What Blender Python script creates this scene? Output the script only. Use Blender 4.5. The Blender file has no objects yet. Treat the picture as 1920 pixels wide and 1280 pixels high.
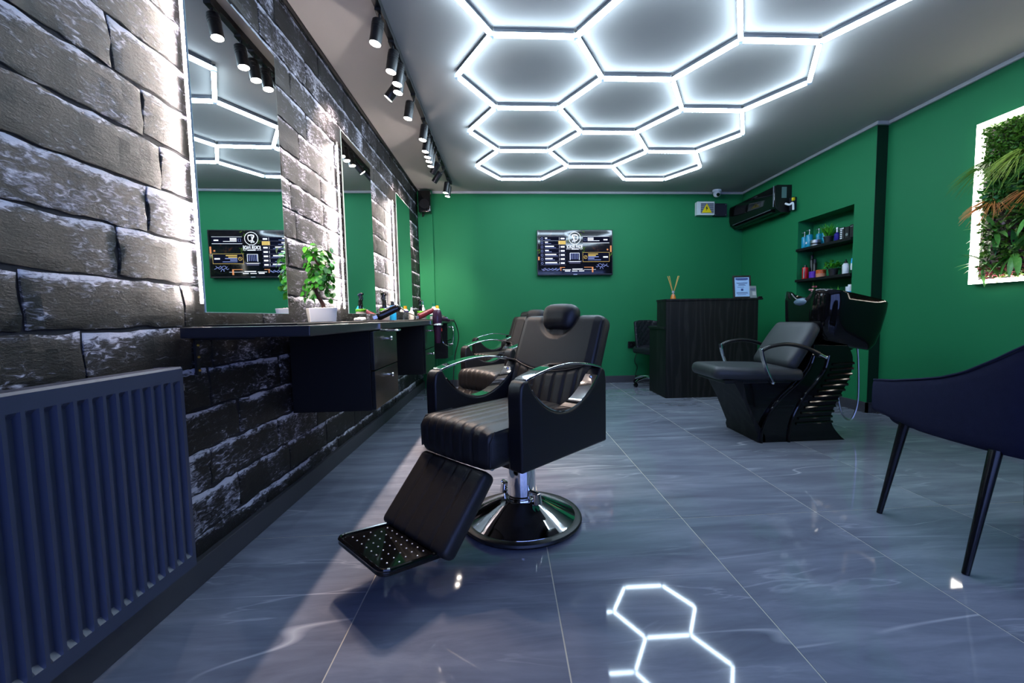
import bpy, bmesh, math, random
from mathutils import Vector, Matrix, noise
random.seed(7)
PI = math.pi
R = math.radians
scene = bpy.context.scene
COL = scene.collection

# ------------------------------------------------------------------ camera
HF = 0.873
PITCH, ROLL, YAW = 0.0710, -0.0163, 0.0645
F_PX, PPX, PPY = 794.8, 999.44, 650.06
cp, sp, cy, sy, cr, sr = math.cos(PITCH), math.sin(PITCH), math.cos(YAW), math.sin(YAW), math.cos(ROLL), math.sin(ROLL)
fw = Vector((sy * cp, cy * cp, -sp)); rt = Vector((cy, -sy, 0)); up = rt.cross(fw)
rt2 = cr * rt + sr * up; up2 = -sr * rt + cr * up
cam_d = bpy.data.cameras.new('camera'); cam = bpy.data.objects.new('camera', cam_d); COL.objects.link(cam)
cam.matrix_world = Matrix(((rt2.x, up2.x, -fw.x, 0), (rt2.y, up2.y, -fw.y, 0), (rt2.z, up2.z, -fw.z, HF), (0, 0, 0, 1)))
cam_d.sensor_width = 36.0; cam_d.lens = F_PX * 36.0 / 1920.0
cam_d.shift_x = (960 - PPX) / 1920.0; cam_d.shift_y = (PPY - 640) / 1920.0
cam_d.clip_start = 0.02
scene.camera = cam

# ------------------------------------------------------------------ world, exposure
SKY = (0.14, 0.21, 0.56); SKY_S = 6.5
HEX_S, LED_S, WALL_LED_S, SPOT_W, LENS_S, TV_S = 40.0, 540.0, 16.0, 54.0, 60.0, 1.0
world = bpy.data.worlds.new('world'); scene.world = world; world.use_nodes = True
bg = world.node_tree.nodes['Background']; bg.inputs[0].default_value = (*SKY, 1); bg.inputs[1].default_value = SKY_S
vs = scene.view_settings
vs.view_transform = 'Standard'; vs.look = 'None'; vs.gamma = 1.0; vs.use_curve_mapping = False; vs.exposure = 0.0
cyc = scene.cycles
cyc.use_denoising = True
cyc.use_adaptive_sampling = True; cyc.adaptive_threshold = .04; cyc.adaptive_min_samples = 20
cyc.max_bounces = 6; cyc.diffuse_bounces = 3; cyc.glossy_bounces = 4; cyc.transmission_bounces = 4; cyc.transparent_max_bounces = 8
cyc.sample_clamp_indirect = 6.0; cyc.caustics_reflective = False; cyc.caustics_refractive = False
cyc.blur_glossy = 0.0

# ------------------------------------------------------------------ materials
def lin(r, g, b):
    f = lambda c: (c / 255 / 12.92) if c / 255 <= .04045 else ((c / 255 + .055) / 1.055) ** 2.4
    return (f(r), f(g), f(b))

def newmat(name):
    m = bpy.data.materials.new(name); m.use_nodes = True
    return m, m.node_tree, m.node_tree.nodes['Principled BSDF']

def mat(name, col, rough=.5, metal=0.0, spec=.5, bump=0.0, bscale=200.0, var=0.0, vscale=8.0, coat=0.0, emit=None, estr=0.0, trans=0.0, ior=1.45):
    m, nt, b = newmat(name)
    b.inputs['Base Color'].default_value = (*col, 1); b.inputs['Roughness'].default_value = rough
    b.inputs['Metallic'].default_value = metal; b.inputs['Specular IOR Level'].default_value = spec
    b.inputs['Coat Weight'].default_value = coat; b.inputs['Coat Roughness'].default_value = .05
    b.inputs['Transmission Weight'].default_value = trans; b.inputs['IOR'].default_value = ior
    if emit:
        b.inputs['Emission Color'].default_value = (*emit, 1); b.inputs['Emission Strength'].default_value = estr
    if bump or var:
        tc = nt.nodes.new('ShaderNodeTexCoord')
        n = nt.nodes.new('ShaderNodeTexNoise'); n.inputs['Detail'].default_value = 5
        nt.links.new(tc.outputs['Object'], n.inputs['Vector'])
        if bump:
            n.inputs['Scale'].default_value = bscale
            bp = nt.nodes.new('ShaderNodeBump'); bp.inputs['Strength'].default_value = bump; bp.inputs['Distance'].default_value = .002
            nt.links.new(n.outputs['Fac'], bp.inputs['Height']); nt.links.new(bp.outputs['Normal'], b.inputs['Normal'])
        if var:
            n2 = nt.nodes.new('ShaderNodeTexNoise'); n2.inputs['Scale'].default_value = vscale; n2.inputs['Detail'].default_value = 6
            nt.links.new(tc.outputs['Object'], n2.inputs['Vector'])
            mx = nt.nodes.new('ShaderNodeMix'); mx.data_type = 'RGBA'
            mx.inputs['A'].default_value = (*[c * (1 - var) for c in col], 1); mx.inputs['B'].default_value = (*[min(1, c * (1 + var)) for c in col], 1)
            nt.links.new(n2.outputs['Fac'], mx.inputs['Factor']); nt.links.new(mx.outputs['Result'], b.inputs['Base Color'])
    return m

def emat(name, col, s):
    m, nt, b = newmat(name)
    nt.nodes.remove(b)
    e = nt.nodes.new('ShaderNodeEmission'); e.inputs[0].default_value = (*col, 1); e.inputs[1].default_value = s
    nt.links.new(e.outputs[0], nt.nodes['Material Output'].inputs[0])
    return m

def ramp(nt, stops):
    r = nt.nodes.new('ShaderNodeValToRGB'); cr_ = r.color_ramp
    while len(cr_.elements) < len(stops): cr_.elements.new(.5)
    for e, (p, c) in zip(cr_.elements, stops):
        e.position = p; e.color = c if len(c) == 4 else (*c, 1)
    return r

def math_node(nt, op, a, b=None):
    n = nt.nodes.new('ShaderNodeMath'); n.operation = op
    for i, v in enumerate((a, b)):
        if v is None: continue
        if isinstance(v, (int, float)): n.inputs[i].default_value = v
        else: nt.links.new(v, n.inputs[i])
    return n.outputs[0]

def per_object_coords(nt, scale=(1, 1, 1), rot=(0, 0, 0), world_pos=False):
    """object coordinates (world ones for pieces of one wall) shifted by a random offset per object"""
    oi = nt.nodes.new('ShaderNodeObjectInfo')
    if world_pos:
        src = nt.nodes.new('ShaderNodeNewGeometry').outputs['Position']
    else:
        src = nt.nodes.new('ShaderNodeTexCoord').outputs['Object']
    mul = math_node(nt, 'MULTIPLY', oi.outputs['Random'], 37.0)
    cmb = nt.nodes.new('ShaderNodeCombineXYZ')
    for i in range(3): nt.links.new(mul, cmb.inputs[i])
    add = nt.nodes.new('ShaderNodeVectorMath'); add.operation = 'ADD'
    nt.links.new(src, add.inputs[0]); nt.links.new(cmb.outputs[0], add.inputs[1])
    mp = nt.nodes.new('ShaderNodeMapping'); mp.inputs['Scale'].default_value = scale; mp.inputs['Rotation'].default_value = rot
    nt.links.new(add.outputs[0], mp.inputs['Vector'])
    return mp.outputs[0], oi

def noise_node(nt, vec, scale, detail=6, rough=.55, dist=0.0):
    n = nt.nodes.new('ShaderNodeTexNoise'); n.inputs['Scale'].default_value = scale; n.inputs['Detail'].default_value = detail
    n.inputs['Roughness'].default_value = rough; n.inputs['Distortion'].default_value = dist
    nt.links.new(vec, n.inputs['Vector']); return n.outputs['Fac']

def mixrgb(nt, f, a, b):
    mx = nt.nodes.new('ShaderNodeMix'); mx.data_type = 'RGBA'
    if isinstance(f, (int, float)): mx.inputs['Factor'].default_value = f
    else: nt.links.new(f, mx.inputs['Factor'])
    for k, v in (('A', a), ('B', b)):
        if isinstance(v, tuple): mx.inputs[k].default_value = (*v, 1)
        else: nt.links.new(v, mx.inputs[k])
    return mx.outputs['Result']

def vein(nt, fac, width):
    d = math_node(nt, 'ABSOLUTE', math_node(nt, 'SUBTRACT', fac, .5))
    r = nt.nodes.new('ShaderNodeMapRange'); r.inputs['From Min'].default_value = 0; r.inputs['From Max'].default_value = width
    r.inputs['To Min'].default_value = 1; r.inputs['To Max'].default_value = 0
    nt.links.new(d, r.inputs['Value']); return r.outputs[0]

def make_tile_mat():
    m, nt, b = newmat('marble_porcelain')
    v, oi = per_object_coords(nt, (1, 1, 1), (0, 0, R(38)))
    vs_, _ = per_object_coords(nt, (.55, 3.2, 1), (0, 0, R(28)))
    streak = noise_node(nt, vs_, 3.0, 8, .62, .6)
    base = ramp(nt, [(.25, lin(94, 99, 112)), (.5, lin(116, 121, 135)), (.75, lin(140, 145, 157))])
    nt.links.new(streak, base.inputs[0])
    v1 = vein(nt, noise_node(nt, vs_, .55, 2, .4, .25), .0028)
    v2 = vein(nt, noise_node(nt, vs_, 1.3, 5, .5, .8), .012)
    mask = noise_node(nt, v, 1.7, 2)
    mk = nt.nodes.new('ShaderNodeMapRange'); mk.inputs['From Min'].default_value = .45; mk.inputs['From Max'].default_value = .65
    nt.links.new(mask, mk.inputs['Value'])
    vv = math_node(nt, 'MULTIPLY', math_node(nt, 'MULTIPLY', v1, mk.outputs[0]), .6)
    vv2 = math_node(nt, 'MULTIPLY', math_node(nt, 'MULTIPLY', v2, mk.outputs[0]), .35)
    c1 = mixrgb(nt, vv, base.outputs[0], lin(205, 208, 214))
    c2 = mixrgb(nt, vv2, c1, lin(200, 205, 214))
    nt.links.new(c2, b.inputs['Base Color'])
    b.inputs['Roughness'].default_value = .045; b.inputs['Specular IOR Level'].default_value = .5
    return m

def make_brick_mat():
    m, nt, b = newmat('charcoal_brick')
    v, oi = per_object_coords(nt, (1, 1, 1), (0, 0, 0), True)
    vw, _ = per_object_coords(nt, (1, 1.0, 2.1), (0, 0, 0), True)
    vc, _ = per_object_coords(nt, (1, .55, 1.6), (R(14), 0, 0), True)
    n1 = noise_node(nt, vc, 58, 9, .66, .9)          # fine crinkled face
    n2 = noise_node(nt, v, 6, 4, .55, .3)            # broad worn patches
    n3 = noise_node(nt, vw, 150, 4, .6, .2)
    a = math_node(nt, 'ADD', math_node(nt, 'MULTIPLY', n1, .60), math_node(nt, 'MULTIPLY', n2, .40))
    col = ramp(nt, [(.47, lin(4, 4, 7)), (.515, lin(18, 18, 24)), (.55, lin(62, 62, 73)), (.59, lin(128, 128, 142)), (.64, lin(190, 190, 204))])
    tone = math_node(nt, 'ADD', a, math_node(nt, 'MULTIPLY', math_node(nt, 'SUBTRACT', oi.outputs['Random'], .5), .10))
    # worn, lighter upper arris of every brick
    sx = nt.nodes.new('ShaderNodeSeparateXYZ'); nt.links.new(nt.nodes.new('ShaderNodeTexCoord').outputs['Object'], sx.inputs[0])
    er = nt.nodes.new('ShaderNodeMapRange'); er.inputs['From Min'].default_value = .30; er.inputs['From Max'].default_value = .46
    er.inputs['To Min'].default_value = 0; er.inputs['To Max'].default_value = .16; nt.links.new(sx.outputs[2], er.inputs['Value'])
    tone = math_node(nt, 'ADD', tone, math_node(nt, 'MULTIPLY', er.outputs[0], math_node(nt, 'ADD', n2, .35)))
    nt.links.new(tone, col.inputs[0]); nt.links.new(col.outputs[0], b.inputs['Base Color'])
    b.inputs['Roughness'].default_value = .55; b.inputs['Specular IOR Level'].default_value = .4
    h = math_node(nt, 'ADD', n1, math_node(nt, 'MULTIPLY', n3, .5))
    bp = nt.nodes.new('ShaderNodeBump'); bp.inputs['Strength'].default_value = .4; bp.inputs['Distance'].default_value = .004
    nt.links.new(h, bp.inputs['Height']); nt.links.new(bp.outputs['Normal'], b.inputs['Normal'])
    return m

def make_wood_mat():
    m, nt, b = newmat('black_ash_veneer')
    tc = nt.nodes.new('ShaderNodeTexCoord')
    mp = nt.nodes.new('ShaderNodeMapping'); mp.inputs['Scale'].default_value = (3.2, 3.2, .38); nt.links.new(tc.outputs['Object'], mp.inputs['Vector'])
    w = nt.nodes.new('ShaderNodeTexWave'); w.wave_type = 'BANDS'; w.bands_direction = 'X'; w.inputs['Scale'].default_value = 1.6
    w.inputs['Distortion'].default_value = 14; w.inputs['Detail'].default_value = 4; w.inputs['Detail Scale'].default_value = 1.2
    nt.links.new(mp.outputs[0], w.inputs['Vector'])
    c = ramp(nt, [(0, (.0025, .0025, .0028)), (.8, (.005, .005, .0053)), (1, (.013, .013, .013))])
    nt.links.new(w.outputs['Fac'], c.inputs[0]); nt.links.new(c.outputs[0], b.inputs['Base Color'])
    b.inputs['Roughness'].default_value = .55; b.inputs['Specular IOR Level'].default_value = .3
    bp = nt.nodes.new('ShaderNodeBump'); bp.inputs['Strength'].default_value = .15; bp.inputs['Distance'].default_value = .001
    nt.links.new(w.outputs['Fac'], bp.inputs['Height']); nt.links.new(bp.outputs['Normal'], b.inputs['Normal'])
    return m

def leaf_mat(name, c1, c2, c3=None, rough=.35, sub=.0):
    m, nt, b = newmat(name)
    oi = nt.nodes.new('ShaderNodeObjectInfo')
    g = nt.nodes.new('ShaderNodeNewGeometry')
    n = noise_node(nt, g.outputs['Position'], 60, 3)
    f = math_node(nt, 'ADD', math_node(nt, 'MULTIPLY', oi.outputs['Random'], .55), math_node(nt, 'MULTIPLY', n, .45))
    st = [(.2, c1), (.75, c2)] + ([(.9, c3)] if c3 else [])
    c = ramp(nt, st); nt.links.new(f, c.inputs[0]); nt.links.new(c.outputs[0], b.inputs['Base Color'])
    b.inputs['Roughness'].default_value = rough
    return m

def screen_mat():
    """the picture on the television: dark room with warm lamps, flat print"""
    m, nt, b = newmat('screen_picture')
    tc = nt.nodes.new('ShaderNodeTexCoord')
    n1 = noise_node(nt, tc.outputs['Object'], 5.5, 4, .55, .6)
    n2 = noise_node(nt, tc.outputs['Object'], 14, 3, .6)
    f = math_node(nt, 'MULTIPLY', n1, math_node(nt, 'ADD', n2, .45))
    c = ramp(nt, [(.46, (.0008, .001, .003)), (.60, (.004, .004, .008)), (.70, (.06, .022, .008)), (.82, (.7, .3, .1))])
    nt.links.new(f, c.inputs[0])
    b.inputs['Base Color'].default_value = (.002, .002, .003, 1); b.inputs['Roughness'].default_value = .06
    nt.links.new(c.outputs[0], b.inputs['Emission Color']); b.inputs['Emission Strength'].default_value = 1.0 * TV_S
    return m

M = {}
M['tile'] = make_tile_mat()
M['grout'] = mat('grout', lin(190, 186, 172), .8, bump=.2, bscale=300)
M['brick'] = make_brick_mat()
M['mortar'] = mat('mortar', lin(30, 29, 35), .85, bump=.6, bscale=90, var=.4, vscale=20)
M['green'] = mat('green_wall_paint', lin(24, 112, 68), .62, spec=.3, bump=.12, bscale=260, var=.03, vscale=3)
M['bottle_green'] = mat('bottle_green_face', lin(6, 40, 26), .6, spec=.3, bump=.1, bscale=260)
M['ceiling'] = mat('ceiling_paint', lin(172, 169, 165), .8, spec=.2, bump=.08, bscale=220)
M['cornice'] = mat('cornice_white', lin(178, 178, 180), .55)
M['skirting'] = mat('skirting_grey', lin(58, 58, 64), .5)
M['front'] = mat('front_wall_paint', lin(120, 120, 118), .7, bump=.1)
M['leather'] = mat('black_leather', (.017, .016, .016), .44, spec=.5, bump=.25, bscale=420)
M['leather_grey'] = mat('graphite_leather', (.030, .032, .036), .45, spec=.5, bump=.25, bscale=420)
M['leather_side'] = mat('black_vinyl_side', (.009, .009, .011), .4, spec=.5, bump=.15, bscale=300)
M['piping'] = mat('black_piping', (.012, .012, .014), .5)
M['chrome'] = mat('chrome', (.82, .82, .84), .045, metal=1.0)
M['steel'] = mat('brushed_steel', (.55, .55, .57), .28, metal=1.0, bump=.05)
M['rubber'] = mat('black_rubber', (.012, .012, .013), .38)
M['gloss'] = mat('gloss_black_plastic', (.0035, .0035, .004), .06, spec=.55)
M['satin'] = mat('satin_black_plastic', (.009, .009, .010), .32)
M['matte'] = mat('matte_black_metal', (.012, .012, .013), .55)
M['laminate'] = mat('anthracite_laminate', (.020, .020, .024), .38, bump=.1, bscale=150)
M['carcass'] = mat('black_laminate', (.004, .004, .0045), .6, spec=.3, bump=.05)
M['drawer'] = mat('drawer_front', (.012, .013, .013), .22)
M['wood'] = make_wood_mat()
M['radiator'] = mat('radiator_enamel', (.028, .038, .072), .4)
M['velvet'] = mat('navy_fabric', (.013, .015, .040), .9, spec=.2, bump=.35, bscale=500, var=.2, vscale=40)
M['leg'] = mat('black_leg', (.006, .006, .007), .25)
M['white'] = mat('white_ceramic', lin(225, 224, 220), .35)
M['white_p'] = mat('white_plastic', lin(222, 224, 228), .3)
M['mirror'] = mat('mirror_silver', (.93, .95, .94), .0, metal=1.0)
M['glass_edge'] = mat('mirror_edge', lin(190, 215, 205), .1)
M['hex'] = emat('cool_tube_light', (.63, .82, 1.0), HEX_S)
M['clip'] = mat('clear_clip', lin(205, 215, 225), .2, trans=.5)
M['rail'] = mat('tube_rail', lin(90, 94, 100), .4)
M['led'] = emat('warm_led', (1.0, .87, .82), LED_S)
M['led_tape'] = mat('led_tape', lin(235, 230, 222), .5)
M['wall_led'] = emat('warm_white_led', (1.0, .94, .84), WALL_LED_S)
M['lens'] = emat('spot_lens', (1.0, .88, .78), LENS_S)
M['trunk'] = mat('trunk_bark', lin(74, 44, 34), .8, bump=.6, bscale=120)
M['leaf'] = leaf_mat('ficus_leaf', lin(16, 78, 14), lin(58, 142, 34), lin(150, 180, 90))
M['herb'] = leaf_mat('herb_leaf', lin(34, 110, 24), lin(96, 190, 50))
M['moss'] = leaf_mat('boxwood_leaf', lin(60, 112, 24), lin(150, 185, 56), lin(200, 215, 100), .5)
M['grass'] = leaf_mat('grass_blade', lin(62, 110, 30), lin(150, 172, 66), None, .45)
M['orange'] = leaf_mat('rust_blade', lin(150, 84, 26), lin(206, 130, 60), None, .5)
M['rosette'] = leaf_mat('rosette_leaf', lin(36, 106, 42), lin(112, 176, 78), lin(196, 204, 136))
M['pink'] = leaf_mat('pink_petal', lin(190, 70, 90), lin(236, 170, 170), None, .5)
M['purple_leaf'] = leaf_mat('purple_leaf', lin(70, 24, 56), lin(120, 50, 92), None, .45)
M['soil'] = mat('soil', lin(40, 32, 26), .9, bump=.8, bscale=80)
M['pebble'] = mat('white_gravel', lin(215, 205, 195), .7, bump=.7, bscale=120)
M['pot_dark'] = mat('dark_pot', (.012, .012, .014), .5)
M['amber'] = mat('amber_oil', lin(190, 110, 30), .15)
M['reed'] = mat('rattan_reed', lin(206, 160, 84), .7)
M['glass'] = mat('clear_glass', (.95, .97, .97), .02, trans=1.0)
M['paper'] = mat('printed_paper', lin(170, 205, 240), .4)
M['paper2'] = mat('grey_card', lin(160, 165, 165), .4)
M['ink'] = mat('print_ink', lin(60, 76, 130), .6)
M['yellow'] = mat('warning_yellow', lin(232, 205, 20), .4)
M['black_ink'] = mat('black_ink', (.01, .01, .01), .5)
M['boxgrey'] = mat('junction_box_grey', lin(200, 206, 210), .4)
M['smoke'] = mat('smoked_cover', lin(92, 96, 110), .15)
M['navy_plate'] = mat('navy_plate', lin(24, 26, 40), .45)
M['label_grey'] = mat('rating_label', lin(96, 128, 122), .5)
M['silver_strip'] = mat('silver_strip', lin(120, 120, 134), .3, metal=.4)  # louvre edge, and the highlight painted on the air conditioner's front edge
M['screen'] = screen_mat()
M['bezel'] = mat('tv_bezel', (.012, .012, .016), .25)
M['tw'] = emat('screen_white', (.78, .85, 1.0), 1.6 * TV_S)
M['tb'] = emat('screen_blue', (.34, .44, .98), .8 * TV_S)
M['ty'] = emat('screen_yellow', (.95, .70, .22), .85 * TV_S)
M['tg'] = emat('screen_green', (.14, .30, .05), .6 * TV_S)
M['td'] = emat('screen_dark', (.006, .008, .022), 1.0 * TV_S)
M['to'] = emat('screen_orange', (1.0, .42, .18), .8 * TV_S)
M['tgrey'] = emat('screen_grey', (.10, .11, .20), .8 * TV_S)
M['cyan'] = mat('turquoise_plastic', lin(20, 140, 175), .3)
M['cyan2'] = mat('sky_blue_plastic', lin(40, 165, 220), .3)
M['indigo'] = mat('indigo_plastic', lin(40, 30, 130), .25)
M['red'] = mat('red_plastic', lin(196, 22, 34), .3)
M['violet'] = mat('violet_plastic', lin(92, 44, 170), .35)
M['copper'] = mat('copper_plastic', lin(196, 88, 34), .35)
M['tan'] = mat('tan_plastic', lin(196, 130, 96), .4)
M['silver'] = mat('silver_tin', lin(170, 172, 178), .3, metal=.7)
M['lime'] = mat('lime_lid', lin(92, 170, 36), .4)
M['jar'] = mat('jar_glass', lin(190, 180, 176), .1, metal=.25, spec=.7)
M['plum'] = mat('plum_gloss', lin(46, 26, 48), .15)
M['burgundy'] = mat('burgundy_gloss', lin(90, 24, 34), .25)
M['green_cap'] = mat('green_cap', lin(10, 120, 84), .4)
M['yellow_cap'] = mat('yellow_cap', lin(230, 165, 30), .4)
M['cord'] = mat('black_cord', (.008, .008, .009), .45)
M['stool'] = mat('black_stool_leather', (.014, .014, .02), .35, bump=.2, bscale=300)
M['brass'] = mat('brass_screw', lin(200, 160, 70), .3, metal=1.0)
M['neck'] = mat('grey_neck_gel', lin(86, 104, 122), .35)
M['cream'] = mat('cream_plastic', lin(225, 220, 205), .4)
def pane_mat():
    m, nt, b = newmat('window_pane'); nt.nodes.remove(b)
    t = nt.nodes.new('ShaderNodeBsdfTransparent'); g = nt.nodes.new('ShaderNodeBsdfGlossy'); g.inputs['Roughness'].default_value = .02
    mx = nt.nodes.new('ShaderNodeMixShader'); mx.inputs[0].default_value = .08
    nt.links.new(t.outputs[0], mx.inputs[1]); nt.links.new(g.outputs[0], mx.inputs[2]); nt.links.new(mx.outputs[0], nt.nodes['Material Output'].inputs[0])
    return m
M['pane'] = pane_mat()

# ------------------------------------------------------------------ mesh helpers
class MB:
    def __init__(s): s.v = []; s.f = []
    def add(s, vs_, fs):
        o = len(s.v); s.v += [tuple(p) for p in vs_]; s.f += [tuple(i + o for i in f) for f in fs]; return s
    def box(s, lo, hi, T=None):
        x0, y0, z0 = lo; x1, y1, z1 = hi
        P = [Vector(p) for p in ((x0, y0, z0), (x1, y0, z0), (x1, y1, z0), (x0, y1, z0), (x0, y0, z1), (x1, y0, z1), (x1, y1, z1), (x0, y1, z1))]
        if T: P = [T @ p for p in P]
        return s.add(P, [(0, 3, 2, 1), (4, 5, 6, 7), (0, 1, 5, 4), (1, 2, 6, 5), (2, 3, 7, 6), (3, 0, 4, 7)])
    def prism(s, poly, a, b, fn):
        """poly: 2D points; fn(u,v,w)->3D; extruded from w=a to w=b"""
        n = len(poly)
        V = [fn(u, v, a) for u, v in poly] + [fn(u, v, b) for u, v in poly]
        F = [tuple(range(n))[::-1], tuple(range(n, 2 * n))] + [(i, (i + 1) % n, n + (i + 1) % n, n + i) for i in range(n)]
        return s.add(V, F)
    def lathe(s, prof, c=(0, 0, 0), seg=32, T=None, cap=True):
        V = []; n = len(prof)
        for k in range(seg):
            a = 2 * PI * k / seg
            for r, z in prof:
                p = Vector((c[0] + r * math.cos(a), c[1] + r * math.sin(a), c[2] + z)); V.append(T @ p if T else p)
        F = []
        for k in range(seg):
            k2 = (k + 1) % seg
            for i in range(n - 1): F.append((k * n + i, k2 * n + i, k2 * n + i + 1, k * n + i + 1))
        if cap:
            F.append(tuple(k * n for k in range(seg))[::-1]); F.append(tuple(k * n + n - 1 for k in range(seg)))
        return s.add(V, F)
    def tube(s, path, r, seg=10, cap=True, closed=False, flat=1.0, upv=None):
        P = [Vector(p) for p in path]; n = len(P)
        rr = r if isinstance(r, (list, tuple)) else [r] * n
        t0 = (P[1] - P[0]).normalized()
        u = Vector(upv) if upv else (Vector((0, 0, 1)) if abs(t0.z) < .9 else Vector((1, 0, 0)))
        u = (u - t0 * u.dot(t0)).normalized(); V = []
        for i in range(n):
            if closed: t = (P[(i + 1) % n] - P[i - 1]).normalized()
            else: t = ((P[min(i + 1, n - 1)] - P[max(i - 1, 0)])).normalized()
            u = (u - t * u.dot(t)).normalized(); w = t.cross(u)
            for k in range(seg):
                a = 2 * PI * k / seg; V.append(P[i] + rr[i] * (math.cos(a) * u * flat + math.sin(a) * w))
        F = []
        for i in range(n if closed else n - 1):
            j = (i + 1) % n
            for k in range(seg): F.append((i * seg + k, i * seg + (k + 1) % seg, j * seg + (k + 1) % seg, j * seg + k))
        if cap and not closed: F.append(tuple(range(seg))[::-1]); F.append(tuple((n - 1) * seg + k for k in range(seg)))
        return s.add(V, F)
    def cyl(s, a, b, r, r2=None, seg=16): return s.tube([a, b], [r, r if r2 is None else r2], seg)
    def band(s, path, wdir, w, t, closed=False):
        """flat strip: wide along wdir, thin across"""
        P = [Vector(p) for p in path]; W = Vector(wdir).normalized() * w / 2; n = len(P); V = []
        for i in range(n):
            tg = (P[min(i + 1, n - 1)] - P[max(i - 1, 0)]).normalized(); nn = tg.cross(W).normalized() * t / 2
            V += [P[i] - W - nn, P[i] + W - nn, P[i] + W + nn, P[i] - W + nn]
        F = []
        for i in range(n - 1):
            for k in range(4): F.append((i * 4 + k, i * 4 + (k + 1) % 4, i * 4 + 4 + (k + 1) % 4, i * 4 + 4 + k))
        F += [(3, 2, 1, 0), tuple((n - 1) * 4 + k for k in range(4))]
        return s.add(V, F)
    def rbox(s, size, r, n=(6, 6, 6), disp=None, T=None):
        h = [d / 2 for d in size]; ax = []
        for i in range(3):
            rr = min(r, h[i] * .999); a = [-h[i], -h[i] + rr * .2, -h[i] + rr * .55, -h[i] + rr]
            m = n[i]; inner = [-h[i] + rr + (2 * (h[i] - rr)) * k / m for k in range(1, m)]
            ax.append(a + inner + [-q for q in a[::-1]])
        idx = {}; V = []; F = []
        def vid(p):
            k = tuple(round(q, 5) for q in p)
            if k not in idx:
                q = Vector(p); rv = [min(r, h[i] * .999) for i in range(3)]
                inn = Vector([max(-(h[i] - rv[i]), min(h[i] - rv[i], q[i])) for i in range(3)])
                d = Vector([(q[i] - inn[i]) / rv[i] for i in range(3)])
                if d.length > 1e-9:
                    d.normalize(); q = inn + Vector([d[i] * rv[i] for i in range(3)])
                idx[k] = len(V); V.append(q)
            return idx[k]
        for a in range(3):
            b, c = (a + 1) % 3, (a + 2) % 3
            for sg in (-1, 1):
                for i in range(len(ax[b]) - 1):
                    for j in range(len(ax[c]) - 1):
                        q = []
                        for di, dj in ((0, 0), (1, 0), (1, 1), (0, 1)):
                            p = [0, 0, 0]; p[a] = sg * h[a]; p[b] = ax[b][i + di]; p[c] = ax[c][j + dj]; q.append(vid(p))
                        F.append(tuple(q) if sg > 0 else tuple(q[::-1]))
        if disp: V = [Vector(disp(p)) for p in V]
        if T: V = [T @ p for p in V]
        return s.add(V, F)
    def sphere(s, c, r, seg=12, rings=8, sc=(1, 1, 1)):
        prof = []
        V = []; F = []
        for i in range(rings + 1):
            t = PI * i / rings
            for k in range(seg):
                a = 2 * PI * k / seg; V.append((c[0] + sc[0] * r * math.sin(t) * math.cos(a), c[1] + sc[1] * r * math.sin(t) * math.sin(a), c[2] + sc[2] * r * math.cos(t)))
        for i in range(rings):
            for k in range(seg): F.append((i * seg + k, (i + 1) * seg + k, (i + 1) * seg + (k + 1) % seg, i * seg + (k + 1) % seg))
        return s.add(V, F)
    def mesh(s, name, m, smooth=35):
        me = bpy.data.meshes.new(name); me.from_pydata(s.v, [], s.f)
        bm = bmesh.new(); bm.from_mesh(me); bmesh.ops.remove_doubles(bm, verts=bm.verts, dist=1e-6)
        bmesh.ops.recalc_face_normals(bm, faces=bm.faces); bm.to_mesh(me); bm.free()
        if m is not None: me.materials.append(M[m] if isinstance(m, str) else m)
        if smooth:
            me.polygons.foreach_set('use_smooth', [True] * len(me.polygons)); me.set_sharp_from_angle(angle=R(smooth))
        return me
    def build(s, name, m, parent=None, smooth=35, bevel=0, seg=2, loc=None, rotz=None, kind=None, label=None):
        return obj(name, s.mesh(name, m, smooth), parent, bevel, seg, loc, rotz, kind, label)

def obj(name, me, parent=None, bevel=0, seg=2, loc=None, rotz=None, kind=None, label=None):
    o = bpy.data.objects.new(name, me); COL.objects.link(o)
    if parent is not None: o.parent = parent
    if bevel:
        b = o.modifiers.new('bevel', 'BEVEL'); b.width = bevel; b.segments = seg; b.limit_method = 'ANGLE'; b.angle_limit = R(40)
        b.harden_normals = False
    if loc is not None: o.location = loc
    if rotz is not None: o.rotation_euler = (0, 0, rotz)
    if kind: o['kind'] = kind
    if label: o['label'] = label
    return o

def tag(o, label, cat, group=None):
    o['label'] = label; o['category'] = cat
    if group: o['group'] = group
    return o

def thing(name, label, cat, loc=(0, 0, 0), rotz=0, group=None):
    o = bpy.data.objects.new(name, None); COL.objects.link(o); o.empty_display_size = .05
    o.location = loc; o.rotation_euler = (0, 0, rotz)
    return tag(o, label, cat, group)

def dup(root, loc, rotz=None, label=None):
    r = root.copy(); COL.objects.link(r); r.location = loc
    if rotz is not None: r.rotation_euler = (0, 0, rotz)
    if label: r['label'] = label
    for ch in list(root.children):
        c = ch.copy(); COL.objects.link(c); c.parent = r
        for g in list(ch.children):
            d = g.copy(); COL.objects.link(d); d.parent = c
    return r

def struct(name, mb, m, smooth=0, bevel=0):
    o = mb.build(name, m, None, smooth, bevel); o['kind'] = 'structure'; return o

def TR(loc=(0, 0, 0), rx=0, ry=0, rz=0):
    return Matrix.Translation(loc) @ Matrix.Rotation(rz, 4, 'Z') @ Matrix.Rotation(ry, 4, 'Y') @ Matrix.Rotation(rx, 4, 'X')

def bez(p0, p1, p2, p3, n=12):
    p0, p1, p2, p3 = map(Vector, (p0, p1, p2, p3)); out = []
    for i in range(n + 1):
        t = i / n; out.append((1 - t) ** 3 * p0 + 3 * (1 - t) ** 2 * t * p1 + 3 * (1 - t) * t * t * p2 + t ** 3 * p3)
    return out

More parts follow.
